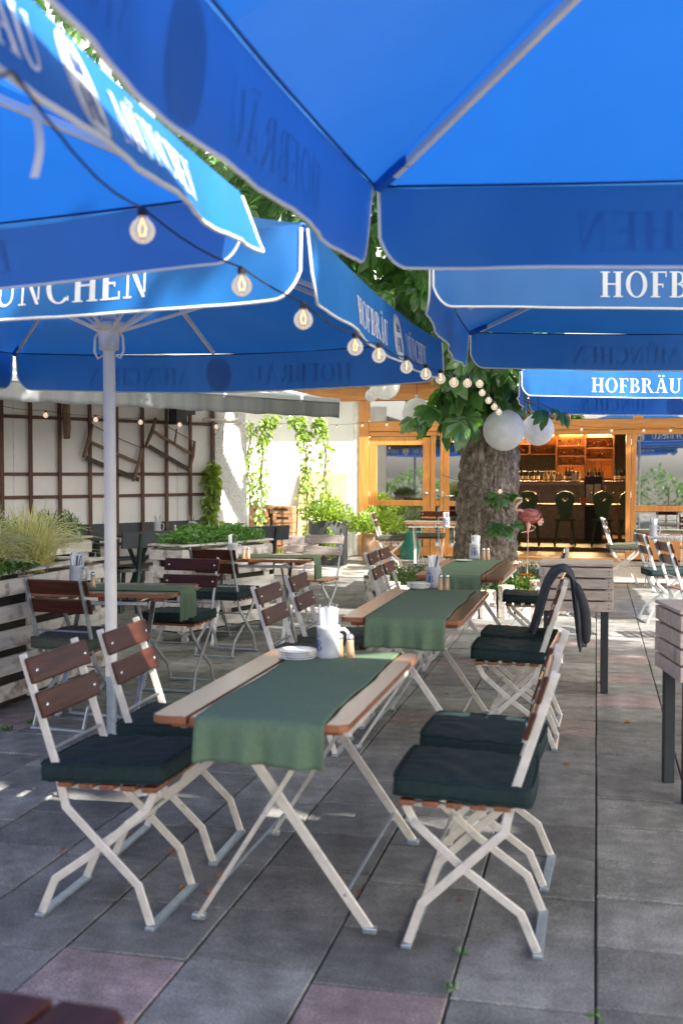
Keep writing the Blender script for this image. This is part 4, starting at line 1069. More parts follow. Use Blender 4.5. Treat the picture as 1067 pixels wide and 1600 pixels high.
beer_bench('dark bench whose backrest faces the viewer, behind the clover planter', -3.05, -.72, 1.30, 1.62, -1, .86)
mug('mug with cutlery on the dark table, left one near the white pole', gz(246, 833, .772), R(20), 'on the dark table at left', 3, 1)
mug('mug with cutlery on the dark table, right one near the clover', gz(300, 832, .772), R(20), 'on the dark table at right', 4, 0)
shaker('small shaker between the two mugs on the dark table', gz(274, 833, .772))
runner('pale green runner on the left dark table', wl_(-3.3, .80, .021), WA + R(90), .62, .36, 0, .02, .02, 12)

# ------------------------------------------------------------------ restaurant
FY = 18.8
def fx(x): return gy(x, 740, FY).x
def fz(y): return gy(750, y, FY).z
bd = thing('restaurant_building', 'restaurant front of orange timber, glazed doors and a white wall at left', 'building', (0, FY, 0))
def fb(name, x0, x1, z0, z1, y0=-.06, y1=.06, m='pine', parent=None, bevel=.006):
    return MB().b2((x0, FY + y0, z0), (x1, FY + y1, z1)).build(name, M[m], parent or bd, world=True, bevel=bevel)
XA, XB = fx(562), fx(577)
fb('white_wall', -8.5, XA - .003, 0, 2.74, -.04, .2, 'plaster')
fb('wall_edge_trim', XA - .10, XA - .004, .02, 2.72, -.052, -.041, 'screen_w')
fb('corner_post', XA, XB, .0, 2.74, -.08, .08)
fb('fascia_beam', -8.5, 6, 2.745, 3.02, -.05, .1, 'pine_h')
fb('fascia_board', -8.5, 6, 3.024, 3.6, -.02, .1, 'pine_h')
fb('transom_bar', XB + .002, 6, fz(673) , fz(657), -.07, .07, 'pine_h')
fb('head_beam', XB + .002, 6, fz(680.5), fz(673) - .003, -.05, .06, 'pine_h')
for x0, x1 in ((fx(717), fx(727)), (fx(876), fx(890)), (fx(988), fx(1003)), (1.9, 2.05)):
    fb('transom_post', x0, x1, fz(657) + .002, 2.743, -.055, .055)
pn = MB()
for x0, x1 in ((XB, fx(717)), (fx(727), fx(876)), (fx(890), fx(988)), (fx(1003), 1.9)): pn.b2((x0 + .003, FY + .00, fz(657) + .01), (x1 - .003, FY + .008, 2.735))
pn.build('transom_pane', M['pane'], bd, world=True)
rf = MB()
for x in [-7.3 + .92 * k for k in range(15)]:
    rf.bar((x, FY - .40, 3.05), (x, FY + .6, 3.13), .10, .13)
rf.build('rafter', M['pine_h'], bd, world=True, bevel=.006)
MB().add([(-8.7, FY - .62, 3.17), (6.2, FY - .62, 3.17), (6.2, FY + 9, 4.2), (-8.7, FY + 9, 4.2), (-8.7, FY - .62, 3.21), (6.2, FY - .62, 3.21), (6.2, FY + 9, 4.24), (-8.7, FY + 9, 4.24)], [(0, 1, 2, 3), (7, 6, 5, 4), (0, 4, 5, 1), (1, 5, 6, 2), (2, 6, 7, 3), (3, 7, 4, 0)]).build('roof', M['roof'], bd, world=True)
def glazed(name, x0, x1, st, ztop, rail0, rail1, zb, panel=None, knob=None, lab=None, hinge=True):
    """door leaf: stiles and rails, big pane, lower pane"""
    w = MB(); y0, y1 = FY - .045, FY + .02
    w.b2((x0, y0, zb), (x0 + st, y1, ztop)); w.b2((x1 - st, y0, zb), (x1, y1, ztop))
    w.b2((x0 + st, y0 + .002, ztop - st), (x1 - st, y1 - .002, ztop)); w.b2((x0 + st, y0 + .002, rail0), (x1 - st, y1 - .002, rail1)); w.b2((x0 + st, y0 + .002, zb), (x1 - st, y1 - .002, panel if panel else zb + .16))
    o = w.build(name, M['pine'], bd, world=True, bevel=.006)
    g = MB(); g.b2((x0 + st - .004, FY - .012, rail1 - .004), (x1 - st + .004, FY - .006, ztop - st + .004)); g.build('pane', M['pane'], o, world=True)
    g = MB(); g.b2((x0 + st - .004, FY - .012, (panel or zb + .16) - .004), (x1 - st + .004, FY - .006, rail0 + .004)); g.build('lower_pane', M['pane'], o, world=True)
    if knob == 'round': MB().sphere((x1 - st / 2, FY - .085, fz(771)), .035, 12, 8).build('knob', M['bolt'], o, world=True, smooth=True)
    if knob == 'lever':
        MB().tube([(x0 + st * .5, FY - .05, fz(775)), (x0 + st * .5, FY - .10, fz(775)), (x0 + st * .5 + .13, FY - .10, fz(775))], .012, 8).build('lever', M['bolt'], o, world=True, smooth=True)
    if hinge:
        h = MB()
        for z in (fz(692), fz(772)): h.tube([(x0 - .002, FY - .052, z - .05), (x0 - .002, FY - .052, z + .05)], .012, 8)
        h.build('hinge', M['tin'], o, world=True)
    return o
zt = fz(680.5) - .004
glazed('door', XB + .006, fx(673), .135, fz(673.5) - .19 + .09, fz(791), fz(782), .03, None, 'round')
fb('door_post', fx(673) + .004, fx(680), .02, zt)
fb('sidelight_rail', fx(680) + .002, fx(688), fz(791), fz(782), -.04, .03)
MB().b2((fx(680) - .004, FY - .01, .2), (fx(688) + .004, FY - .004, zt)).build('sidelight_pane', M['pane'], bd, world=True)
fb('sidelight_sill', fx(680) + .002, fx(688), .02, .2, -.04, .03)
fb('door_post', fx(688) + .002, fx(691.5), .02, zt)
glazed('door', fx(692), fx(786), .11, zt, fz(791), fz(783), .03, None, 'lever')
fb('door_post', fx(786) + .004, fx(794), .02, zt)
fb('door_post', fx(977), fx(985) - .004, .02, zt, -.07, .07)
glazed('door', fx(985), fx(985) + 1.25, .085, fz(673) + .0, fz(797), fz(788), .03, fz(841))
fb('door_post', fx(985) + 1.255, fx(985) + 1.33, .02, zt)
glazed('door', fx(985) + 1.335, fx(985) + 2.6, .085, zt, fz(797), fz(788), .03, fz(841))
fb('end_wall', fx(985) + 2.605, 6, 0, 2.744, -.04, .2, 'plaster')
fb('threshold', fx(794), fx(977), .0, .045, -.10, .12, 'pine_h')
# inside: bar room
bf = MB().b2((-4.1, FY + .13, -.02), (3.2, 27.2, .03)).build('bar_floor', M['floor_wood']); bf['kind'] = 'structure'
rm = MB()
rm.b2((-4.3, FY + .21, 0), (-4.1, 27.3, 2.9)); rm.b2((3.2, FY + .21, 0), (3.4, 27.3, 2.9)); rm.b2((-4.1, 27.2, 0), (3.2, 27.35, 2.9))
rm.build('inner_wall', M['bar_wall'], bd, world=True)
MB().b2((-4.1, FY + .12, 2.78), (3.2, 27.2, 2.86)).build('inner_ceiling', M['bar_wall'], bd, world=True)
MB().b2((fx(786), FY + .13, .03), (fx(786) + .06, FY + 2.4, 2.77)).build('inner_partition', M['bar_wall'], bd, world=True)

# bar
BY = 26.4
def at(x, y, Y): return gy(x, y, Y)
sh = thing('bar_shelf', 'back bar shelving of orange panels lit warmly, full of glasses', 'shelf', (at(880, 740, BY).x, BY, .03))
xL, x1, x2, xR = at(770, 700, BY).x, at(870, 700, BY).x, at(914, 700, BY).x, at(958, 700, BY).x
ztop, zlow, zc = at(800, 678, BY).z, at(800, 710, BY).z, at(800, 755, BY).z
MB().b2((xL, BY + .0, zlow), (x1 - .02, BY + .03, ztop)).build('back_panel', M['shelf_back'], sh, world=True)
MB().b2((x1 - .018, BY + .001, zc + .12), (xR, BY + .031, ztop)).build('back_panel', M['shelf_back'], sh, world=True)
for x in (xL, at(828, 700, BY).x, x1 - .01, x2, xR): MB().b2((x - .015, BY - .30, zlow if x < x1 - .05 else zc + .1), (x + .015, BY - .002, ztop)).build('divider', M['bar_wood'], sh, world=True)
bo = MB(); rows = []
for xa, xb, ys in ((xL, x1 - .03, (694, 710)), (x1 + .01, x2 - .02, (680, 697, 713, 727)), (x2 + .02, xR - .02, (684, 701, 718))):
    for y in ys:
        z = at(860, y, BY).z; bo.b2((xa + .012, BY - .28, z - .009), (xb + .004, BY - .004, z + .009)); rows.append((xa, xb, z + .009))
bo.build('shelf_board', M['bar_wood'], sh, world=True)
le = MB()
for xa, xb in ((xL + .05, x1 - .08), (x1 + .05, x2 - .06), (x2 + .05, xR - .06)): le.b2((xa, BY - .05, ztop - .05), (xb, BY - .02, ztop - .035))
le.build('shelf_light', M['ledstrip'], sh, world=True)
for xx in ((xL + x1) / 2, (x1 + x2) / 2, (x2 + xR) / 2):
    ld = bpy.data.lights.new('shelf_lamp', 'AREA'); lo = bpy.data.objects.new('shelf_lamp', ld); COL.objects.link(lo); ld.energy = 55; ld.size = .5; ld.shape = 'RECTANGLE'; ld.size_y = .1; ld.color = (1, .62, .28)
    lo.location = (xx, BY - .30, ztop + .02); lo.rotation_euler = (R(-40), 0, 0)
    lo.parent = sh; lo.location = Vector(lo.location) - sh.location
GL = None
def glass(label, p, grp, tall=1.):
    global GL
    if GL is None:
        o = MB().lathe([(.034, 0), (.034, .003), (.005, .008), (.004, .085), (.02, .10), (.036, .135), (.036, .165), (.030, .205)], 14).build('wine_glass', M['pane_clear'], smooth=True); GL = o
    else: o = GL.copy(); COL.objects.link(o)
    o.location = p; o.scale = (1, 1, tall)
    return tag(o, label, 'wine glass', grp)
for xa, xb, z in rows:
    n = int((xb - xa) / .11)
    for k in range(n):
        if rnd.random() < .12: continue
        glass('wine glass in a row on the warmly lit bar shelf', (xa + .07 + k * .11, BY - .14 + rnd.uniform(-.05, .05), z), 'glasses on the back bar shelf', rnd.uniform(.62, .85))
ct = thing('bar_counter', 'brown bar counter with grey front below the bottles', 'counter', (at(860, 760, 24.8).x, 24.9, .03))
CZ = at(860, 754, 24.6).z; cx0, cx1 = at(775, 754, 24.6).x, at(976, 754, 24.6).x
MB().b2((cx0, 24.66, .03), (at(935, 760, 24.6).x, 25.3, CZ - .06)).build('counter_front', M['bar_grey'], ct, world=True)
MB().b2((cx0, 24.55, CZ - .058), (cx1, 25.4, CZ + .035)).build('counter_top', M['bar_wood'], ct, world=True, bevel=.01)
MB().b2((cx0, 24.535, CZ - .056), (at(912, 760, 24.6).x, 24.548, CZ - .005)).build('counter_edge', M['screen_w'], ct, world=True)
MB().b2((at(944, 754, 24.6).x, 24.63, .4), (at(946, 754, 24.6).x, 24.655, CZ - .06)).build('counter_trim', M['screen_w'], ct, world=True)
BT = {}
def bottle(label, x, kind, Y=24.95, grp='bottles on the bar counter'):
    p = (at(x, 750, Y).x, Y, CZ + .036)
    if kind not in BT:
        if kind == 'amber': pr = [(.05, 0), (.055, .01), (.055, .13), (.03, .17), (.018, .2), (.018, .24), (.02, .245)]
        elif kind == 'dark': pr = [(.036, 0), (.038, .01), (.038, .19), (.014, .24), (.013, .30), (.015, .305)]
        else: pr = [(.045, 0), (.047, .01), (.047, .20), (.042, .21), (.042, .215)]
        t = thing('bottle', label, 'bottle', p, 0, grp)
        MB().lathe(pr, 14).build('bottle_body', M[{'amber': 'amber', 'dark': 'bottle', 'tin': 'tin'}[kind]], t, smooth=True)
        if kind != 'tin': MB().lathe([(pr[2][0] + .001, .04), (pr[2][0] + .001, .11)], 14).build('paper_label', M['label'], t)
        BT[kind] = t; return t
    return copy_tree(BT[kind], p, rnd.uniform(0, 6), label, grp)
for k, x in enumerate((852, 861, 870, 876)): bottle('squat pale bottle in the row of four on the counter', x, 'amber', 24.85)
for x in (884, 889, 894): bottle('dark slim bottle beside the silver shakers on the counter', x, 'dark', 24.9, 'dark bottles on the counter')
for x in (896, 903): bottle('silver shaker tin standing on the bar counter', x, 'tin', 24.8, 'silver tins on the counter')
for x in (918, 924, 930, 936): bottle('bottle in the wooden rack on the counter', x, 'dark', 24.75, 'bottles in the wooden rack')
for x in (962, 969, 974): bottle('dark bottle at the right end of the counter', x, 'dark', 24.9, 'bottles at the right counter end')
for x in (806, 814, 823, 832, 840): bottle('dark bottle in the shadow at the left counter end', x, 'dark', 25.1, 'bottles at the left counter end')
rk = thing('bottle_rack', 'wooden bottle rack frame on the bar counter', 'rack', (at(926, 750, 24.75).x, 24.75, CZ + .036))
w = .36; q = MB()
for x in (-w / 2, -.03, .03, w / 2):
    for y in (-.06, .06): q.b2((x - .012, y - .008, 0), (x + .012, y + .008, .46 if abs(x) < .1 else .42))
for z in (.01, .2, .40): q.b2((-w / 2, -.055, z), (w / 2, -.045, z + .015))
q.build('rack_frame', M['board'], rk)
cs = thing('chalkboard_stand', 'dark stand with white cards hanging in front of the bar', 'stand', (at(925, 790, 23.9).x, 23.9, .03))
z0, z1 = at(925, 783, 23.9).z, at(925, 744, 23.9).z
MB().b2((at(913, 760, 23.9).x, 23.88, .03), (at(940, 760, 23.9).x, 23.92, z1)).build('board', M['black'], cs, world=True)
MB().b2((at(915, 760, 23.9).x, 23.84, z0 - .1), (at(926, 760, 23.9).x, 23.87, at(925, 757, 23.9).z)).build('card', M['screen_w'], cs, world=True)
MB().b2((at(928, 760, 23.9).x, 23.84, z0 - .05), (at(938, 760, 23.9).x, 23.87, at(925, 756, 23.9).z)).build('card', M['screen_w'], cs, world=True)
MB().bar((at(941, 760, 23.9).x, 23.9, .03), (at(941, 760, 23.9).x, 23.9, z1 + .1), .03, .03).build('post', M['bar_wood'], cs, world=True)
# dining table inside
TY = 22.7; TT = at(860, 787, TY).z
it = thing('indoor_table', 'long brown dining table behind the green heart chairs', 'table', (at(900, 787, TY).x, TY, .03))
MB().b2((at(790, 787, TY).x, TY - .4, TT - .04), (at(976, 787, TY).x, TY + .4, TT)).build('tabletop', M['bar_wood'], it, world=True, bevel=.01)
for x in (800, 893, 968): MB().b2((at(x, 787, TY).x - .04, TY - .05, .03), (at(x, 787, TY).x + .04, TY + .05, TT - .04)).build('leg', M['bar_wood'], it, world=True)
for k, x in enumerate((809, 834, 868, 892, 923, 948, 972, 842, 902, 962)):
    glass('wine glass set on the long dining table inside', (at(x, 780, TY - .1).x, TY - .15 + rnd.uniform(-.1, .35), TT), 'glasses on the indoor table', 1.15)
cn = thing('candle_glass', 'orange glowing candle glass on the dining table inside', 'candle', (at(911, 780, TY - .2).x, TY - .2, TT))
MB().lathe([(.05, 0), (.056, .01), (.056, .13), (.05, .13), (.05, .02), (.001, .02)], 16).build('glass_cup', M['candle'], cn, smooth=True)
# heart chairs
def heart_chair(label, x, first=[None]):
    p = Vector((at(x, 850, 22.05).x, 22.05, .03))
    if first[0]: return copy_tree(first[0], p, 0, label)
    t = thing('heart_chair', label, 'chair', p, 0, 'green heart back chairs at the indoor table')
    MB().lathe([(.0001, .50), (.20, .50), (.215, .515), (.21, .535), (.0001, .538)], 20).build('seat', M['gchair'], t)
    for sx in (-1, 1):
        for sy in (-1, 1): MB().tube([(sx * .13, sy * .12, .505), (sx * .20, sy * .18, 0)], [.026, .018], 8).build('leg', M['gchair'], t, smooth=True)
    out = [(-.09, .54), (-.10, .62), (-.145, .66), (-.12, .70), (-.15, .74), (-.135, .80), (-.185, .86), (-.19, .96), (-.16, 1.03), (-.10, 1.075), (-.045, 1.09), (0, 1.10)]
    out = out + [(-x_, z) for x_, z in out[-2::-1]]
    he = [(0, .895), (.03, .92), (.055, .945), (.05, .965), (.03, .972), (.012, .965), (0, .952), (-.012, .965), (-.03, .972), (-.05, .965), (-.055, .945), (-.03, .92)]
    me = bpy.data.meshes.new('backrest'); bm = bmesh.new()
    for loop in (out, he):
        vs = [bm.verts.new((a, -.17 - .18 * (b - .54), b)) for a, b in loop]
        for i in range(len(vs)): bm.edges.new((vs[i], vs[(i + 1) % len(vs)]))
    bmesh.ops.triangle_fill(bm, edges=bm.edges[:], use_beauty=True)
    bm.to_mesh(me); bm.free(); me.materials.append(M['gchair']); o = bpy.data.objects.new('backrest', me); COL.objects.link(o); o.parent = t
    md = o.modifiers.new('solid', 'SOLIDIFY'); md.thickness = .025
    first[0] = t; return t
for x, l in ((826, 'green chair behind the flamingo, leftmost at the indoor table'), (882, 'green chair with a cut-out heart, left of the stand with white cards'), (940, 'green chair with a cut-out heart, right of the stand with white cards'), (982, 'green chair at the right door post, mostly hidden')): heart_chair(l, x)
bs = MB().b2((at(797, 735, 25.9).x, 25.75, CZ - .05), (at(868, 735, 25.9).x, 26.1, at(800, 736, 25.9).z)).build('espresso_machine', M['black'], bevel=.03)
tag(bs, 'black coffee machine in the shade at the left of the back bar', 'coffee machine')

# ------------------------------------------------------------------ chestnut tree
from mathutils import noise
TX, TY0 = -1.225, 12.25
def bark_r(a, z, base):
    p = Vector((math.cos(a) * 1.7, math.sin(a) * 1.7, z * .55))
    f = noise.fractal(p * 2.3, 1.0, 2.1, 4)
    ridge = abs(noise.noise(Vector((math.cos(a) * 4.5, math.sin(a) * 4.5, z * 1.9 + 3))))
    w_ = Vector((math.cos(a) * 4.6, math.sin(a) * 4.6, z * 6.0)); w_ += noise.noise_vector(w_ * .45) * .9
    dv = noise.voronoi(w_)[0]; plate = min(1., (dv[1] - dv[0]) * 2.4)
    return (.034 * plate - .012) + base * (1 + .07 * f + .05 * noise.noise(p * .9)) + .034 * ridge + .03 * abs(noise.noise(Vector((math.cos(a) * 9, math.sin(a) * 9, z * 3.2 + 7)))) + .016 * noise.noise(Vector((math.cos(a) * 15, math.sin(a) * 15, z * 7)))
def trunk_mesh(root, h, r0, r1, lean=(0, 0)):
    n = 170; m = 270; mb = MB()
    def fn(u, v):
        a = 2 * PI * u; z = h * v
        fl = .24 * math.exp(-z / .22) * (1 + .35 * math.sin(5 * a + 1) + .2 * math.sin(3 * a))
        r = bark_r(a, z, r0 + (r1 - r0) * v ** .8 + fl * r0 * .6)
        return (lean[0] * v + .05 * math.sin(z * .9) + r * math.cos(a), lean[1] * v + r * math.sin(a), z)
    mb.grid(n, m, fn)
    return mb.build('trunk', M['bark'], root, smooth=True)
def limbs(root, base, specs, seed):
    r = random.Random(seed); ends = []; mb = MB()
    for az, el, L, rad, z in specs:
        p = Vector(base) + Vector((0, 0, z)); d = Vector((math.cos(R(az)) * math.cos(R(el)), math.sin(R(az)) * math.cos(R(el)), math.sin(R(el)))); pts = [p]; q = p
        for k in range(6):
            d = (d + rvec(r) * .16 + Vector((0, 0, .03 if k < 4 else -.12))).normalized(); q = q + d * L / 6; pts.append(q)
        mb.tube(pts, [rad * (1 - .8 * k / 6) for k in range(7)], 8); ends.append(pts)
        for k in range(2, 7):
            for _ in range(2):
                dd = (d + rvec(r) * .9).normalized(); e = pts[k] + dd * L * .22
                mb.tube([pts[k], pts[k].lerp(e, .5) + Vector((0, 0, .05)), e], [rad * .25, rad * .16, rad * .06], 5); ends.append([pts[k], e])
    mb.build('limb', M['bark'], root, smooth=True)
    return ends
ct_ = thing('chestnut_tree', 'old chestnut tree with thick furrowed trunk and drooping hand shaped leaves', 'tree', (TX, TY0, 0))
trunk_mesh(ct_, 4.6, .335, .235, (.02, .1))
ends = limbs(ct_, (0, .1, 0), [(20, 48, 2.6, .14, 3.6), (95, 60, 2.6, .15, 3.9), (160, 30, 4.4, .14, 3.5), (215, 38, 4.6, .14, 3.8), (265, 30, 4.8, .15, 3.6), (310, 36, 4.5, .14, 4.0), (350, 62, 4.2, .15, 4.4), (120, 65, 4.2, .14, 4.4), (240, 68, 4, .13, 4.5)], 4)
r_ = random.Random(21); cr = MB()
for pts in ends:
    for _ in range(13):
        a = pts[-1].lerp(pts[0], r_.random() * .55); p = a + rvec(r_) * r_.uniform(.1, .75)
        if p.z < 2.95: continue
        chestnut(cr, p, rvec(r_) + Vector((0, 0, -.3)), r_.uniform(.22, .34), r_)
for _ in range(1500):
    d = rvec(r_); k = r_.random() ** .35; p = Vector((-1.2 + d.x * 4.2 * k, -1.6 + d.y * 3.6 * k, 5.8 + d.z * 2.8 * k))
    if noise.noise(p * .55) < -.12 or p.z < 2.95: continue
    chestnut(cr, p, d + Vector((0, 0, -.5)) + rvec(r_) * .6, r_.uniform(.24, .36), r_)
for _ in range(420):        # drooping branches between the parasols
    d = rvec(r_); k = r_.random() ** .4; p = Vector((-.9 + d.x * 2.3 * k, -2.2 + d.y * 1.5 * k, 3.95 + d.z * 1.0 * k))
    chestnut(cr, p, d * .6 + Vector((0, 0, -.6)) + rvec(r_) * .5, r_.uniform(.24, .36), r_)
for _ in range(160):
    d = rvec(r_); k = r_.random() ** .4; p = Vector((.1 + d.x * 1.0 * k, -1.2 + d.y * 1.1 * k, 3.2 + d.z * .8 * k))
    chestnut(cr, p, d * .6 + Vector((0, 0, -.6)) + rvec(r_) * .5, r_.uniform(.24, .36), r_)
CROWN1 = cr
# low twigs with big leaves round the trunk, and shoots on the bark
lo = MB(); tw = MB()
def spray(px, py, dep, n, spread, size, root_pt=None, down=.6):
    c = gd(px, py, dep)
    if root_pt is not None: tw.tube([root_pt, root_pt.lerp(c, .5) + Vector((0, 0, .06)), c], [.012, .009, .005], 6)
    for _ in range(n):
        d = rvec(r_); p = c + Vector((d.x * spread[0], d.y * spread[1], d.z * spread[2])) * r_.random() ** .5
        dd = Vector((d.x * .9, -.35 + d.y * .5, -down + .3 * d.z))
        tw.tube([c.lerp(p, .3), p], .003, 4)
        chestnut(lo, p, dd, size * r_.uniform(.8, 1.15), r_)
bt = Vector((TX, TY0 - .15, 2.35))
for a in ((700, 608, 11.5, 8, (.18, .2, .10), .27), (672, 632, 11.4, 6, (.14, .2, .09), .25), (735, 612, 11.6, 10, (.22, .2, .14), .27), (770, 605, 11.7, 9, (.2, .2, .12), .25), (718, 640, 11.3, 6, (.16, .15, .07), .27), (790, 628, 11.6, 5, (.12, .2, .08), .22), (745, 575, 11.6, 10, (.3, .2, .15), .26), (655, 650, 11.5, 3, (.10, .1, .06), .20), (845, 638, 11.8, 4, (.12, .1, .05), .17), (720, 560, 11.2, 8, (.3, .3, .15), .26), (865, 640, 12.2, 2, (.08, .1, .04), .15), (800, 580, 11.6, 9, (.22, .2, .14), .25)):
    spray(*a[:3], max(2, int(a[3] * .8)), a[4], a[5] * 1.32, root_pt=bt)
for px_, py_, n_, sz in ((787, 778, 8, .15), (776, 772, 4, .13), (785, 822, 9, .15), (798, 818, 4, .13), (772, 826, 4, .12)):
    spray(px_, py_, 11.72, n_, (.10, .05, .04), sz, down=.15)
ob = lo.build('low_leaves', M['leaf'], ct_, world=True); tw.build('twig', M['stem'], ct_, world=True)
# (the first crown is thinned and linked below)
# unseen chestnut added beyond the right edge to shade the terrace
t2 = thing('chestnut_tree', 'unseen chestnut added beyond the right picture edge to shade the terrace', 'tree', (5.4, 3.2, 0))
trunk_mesh(t2, 4.4, .36, .24)
e2 = limbs(t2, (0, 0, 0), [(k * 40 + 10, 38 + (k % 3) * 12, 4.4, .13, 3.4 + .15 * k) for k in (0, 1, 2, 3, 7, 8)], 9)
c2 = MB()
for _ in range(3600):
    d = rvec(r_); k = r_.random() ** .35; p = Vector((-1.5 + d.x * 4.5 * k, .8 + d.y * 3.1 * k, 7.5 + d.z * 2.2 * k))
    if noise.noise(p * .6 + Vector((5, 2, 1))) < -.42: continue
    chestnut(c2, p, d + Vector((0, 0, -.5)) + rvec(r_) * .6, r_.uniform(.30, .42), r_)
def carve(mb, off, test):   # lets sun through a crown: leaves (11 vertices each leaflet, 7 leaflets) left out
    nv = 77; nf = 56; V = []; Fs = []
    for k in range(len(mb.v) // nv):
        c = Vector(mb.v[k * nv]) + off
        if test(c): continue
        o = len(V) - k * nv; V += mb.v[k * nv:(k + 1) * nv]; Fs += [[i + o for i in f] for f in mb.f[k * nf:(k + 1) * nf]]
    mb.v, mb.f = V, Fs; mb.mi = [0] * len(Fs)
def over_first(c):  # leaves between the sun and the nearest umbrella, dropped to keep it lit
    q = c - SUN * ((c.z - 2.6) / SUN.z); return -1.0 < q.x < 2.45 and -.2 < q.y < 3.4
for _ in range(620):  # extra leaves along the sun direction, added to shade the right foreground paving
    c = Vector((.15, 4.55, 0)) + SUN * r_.uniform(6.6, 9.2) + Vector((r_.gauss(0, .8), r_.gauss(0, .5), r_.gauss(0, .4))) - Vector(t2.location)
    chestnut(c2, c, rvec(r_) + Vector((0, 0, -.5)), r_.uniform(.30, .42), r_)
for _ in range(620):  # extra leaves added in the sun's path to block a streak on the paving
    c = Vector((-1.0, 4.95, 0)) + SUN * r_.uniform(6.6, 9.2) + Vector((r_.gauss(0, 1.1), r_.gauss(0, .45), r_.gauss(0, .35))) - Vector(t2.location)
    chestnut(c2, c, rvec(r_) + Vector((0, 0, -.5)), r_.uniform(.30, .42), r_)
carve(c2, Vector(t2.location), over_first)
c2.build('crown', M['leaf'], t2)
def on_wall(c):  # sun corridor through the crown, cut so the roughcast gets a lit patch
    p0 = Vector((-4.70, 13.62, 1.75)); w = c - p0; return (w - SUN * w.dot(SUN)).length < .62
carve(CROWN1, Vector(ct_.location), on_wall)
CROWN1.build('crown', M['leaf'], ct_)
copy_tree(t2, (9.0, 14.7, 0), .15, 'unseen third chestnut added farther back beyond the right picture edge to shade the bar front')  # copy of the added shade tree, out of view, darkening the bar front
# birch log ring and what grows in it
RC = Vector((-1.33, 12.12, 0)); RR = 1.12
LG = None
for k in range(38):
    a = 2 * PI * k / 38; h = rnd.uniform(.28, .40); r1 = rnd.uniform(.075, .095)
    p = RC + Vector((RR * math.cos(a), RR * math.sin(a), 0))
    if LG is None:
        o = MB()
        def fn(u, v): 
            an = 2 * PI * u; rr = .085 * (1 + .05 * math.sin(3 * an + 2 * v) + .02 * math.sin(7 * an)); return (rr * math.cos(an), rr * math.sin(an), .34 * v)
        o.cur = 0; o.grid(18, 6, fn); o.cur = 1; o.add([(.085 * (1 + .05 * math.sin(3 * 2 * PI * i / 18 + 2) + .02 * math.sin(7 * 2 * PI * i / 18)) * math.cos(2 * PI * i / 18), .085 * (1 + .05 * math.sin(3 * 2 * PI * i / 18 + 2) + .02 * math.sin(7 * 2 * PI * i / 18)) * math.sin(2 * PI * i / 18), .34) for i in range(18)], [tuple(range(18))])
        LG = o.build('birch_log', [M['birch'], M['board']], bevel=.004); o = LG
    else: o = LG.copy(); COL.objects.link(o)
    o.location = p; o.rotation_euler = (rnd.uniform(-.03, .03), rnd.uniform(-.03, .03), rnd.uniform(0, 6)); o.scale = (r1 / .085, r1 / .085, h / .34)
    tag(o, 'short upright birch log in the ring around the chestnut trunk', 'log', 'birch logs ringing the chestnut')
rs = MB().lathe([(.0001, .0), (1.02, .0), (1.02, .22), (.0001, .25)], 40, RC).build('tree_bed_soil', M['soil']); rs['kind'] = 'structure'
cv = MB()
for _ in range(5200):
    a = r_.uniform(0, 6.28); k = 1.04 * r_.random() ** .5
    if k < .42: continue
    p = RC + Vector((k * math.cos(a), k * math.sin(a), .24 + r_.random() ** 2 * .14 * (1 + .6 * math.sin(4 * a))))
    leaf(cv, p, Vector((r_.gauss(0, .7), r_.gauss(0, .7), .8)), Vector((0, 0, 1)) + rvec(r_) * .6, r_.uniform(.025, .05), r_.uniform(.018, .03))
tag(cv.build('ground_cover', M['moss']), 'low green ground cover in the birch log ring', 'ground cover', None, 'stuff')
fl = thing('flowering_plant', 'small orange flowering plant in the log ring left of the crate planter', 'plant', gy(818, 900, 11.3) * 1)
fl.location.z = .26
bush(fl, 'foliage', M['herb'], fl.location, (.22, .16, .17), 520, .045, .025, 31)
fm = MB()
for _ in range(34):
    d = rvec(r_); p = fl.location + Vector((d.x * .2, d.y * .15, abs(d.z) * .17 + .02))
    for k in range(5):
        an = k * 1.257; leaf(fm, p, Vector((math.cos(an), math.sin(an), .3)), Vector((0, 0, 1)), .016, .012)
fm.build('blossoms', M['flower'], fl, world=True)

# flamingo and other garden ornaments
FD = 11.15
def F(x, y): return gd(x, y, FD)
fg = thing('flamingo_ornament', 'metal flamingo with red flower body on a thin garden stake', 'garden ornament', (F(823, 880).x, F(823, 880).y, .2))
bd_ = MB(); bc = F(827, 806); bd_.sphere(bc, .085, 16, 10, (1.35, .7, .85)); bd_.build('body', M['flam_red'], fg, world=True, smooth=True)
pt = MB()
for i in range(120):
    d = rvec(r_); p = bc + Vector((d.x * .118, d.y * .062, d.z * .074))
    for k in range(5):
        an = k * 1.257; s1 = d.orthogonal().normalized(); s2 = d.cross(s1); leaf(pt, p, s1 * math.cos(an) + s2 * math.sin(an) + d * .35, d, .017, .014)
pt.build('petals', leafmat('flamingo_petal', (.22, .015, .02), (.62, .20, .19), .1), fg, world=True)
MB().tube([F(818, 800), F(812, 797), F(806, 797.5), F(804, 794), F(808, 788), F(814, 783), F(814, 779.5), F(809, 778), F(805, 781)], [.02, .017, .015, .012, .011, .011, .012, .014, .012], 8).build('neck', M['flam_pink'], fg, world=True, smooth=True)
MB().tube([F(806, 780), F(803.5, 783), F(802, 787)], [.013, .009, .003], 8).build('beak', mat('ochre_beak', (.5, .28, .05), .5), fg, world=True)
MB().tube([F(824, 812), F(825.5, 822), F(824, 834)], [.03, .02, .006], 8).build('thigh', M['flam_pink'], fg, world=True, smooth=True)
MB().tube([F(826, 818), F(836, 824), F(832, 829), F(814, 832)], .006, 6).build('bent_leg', M['flam_pink'], fg, world=True)
tl = MB()
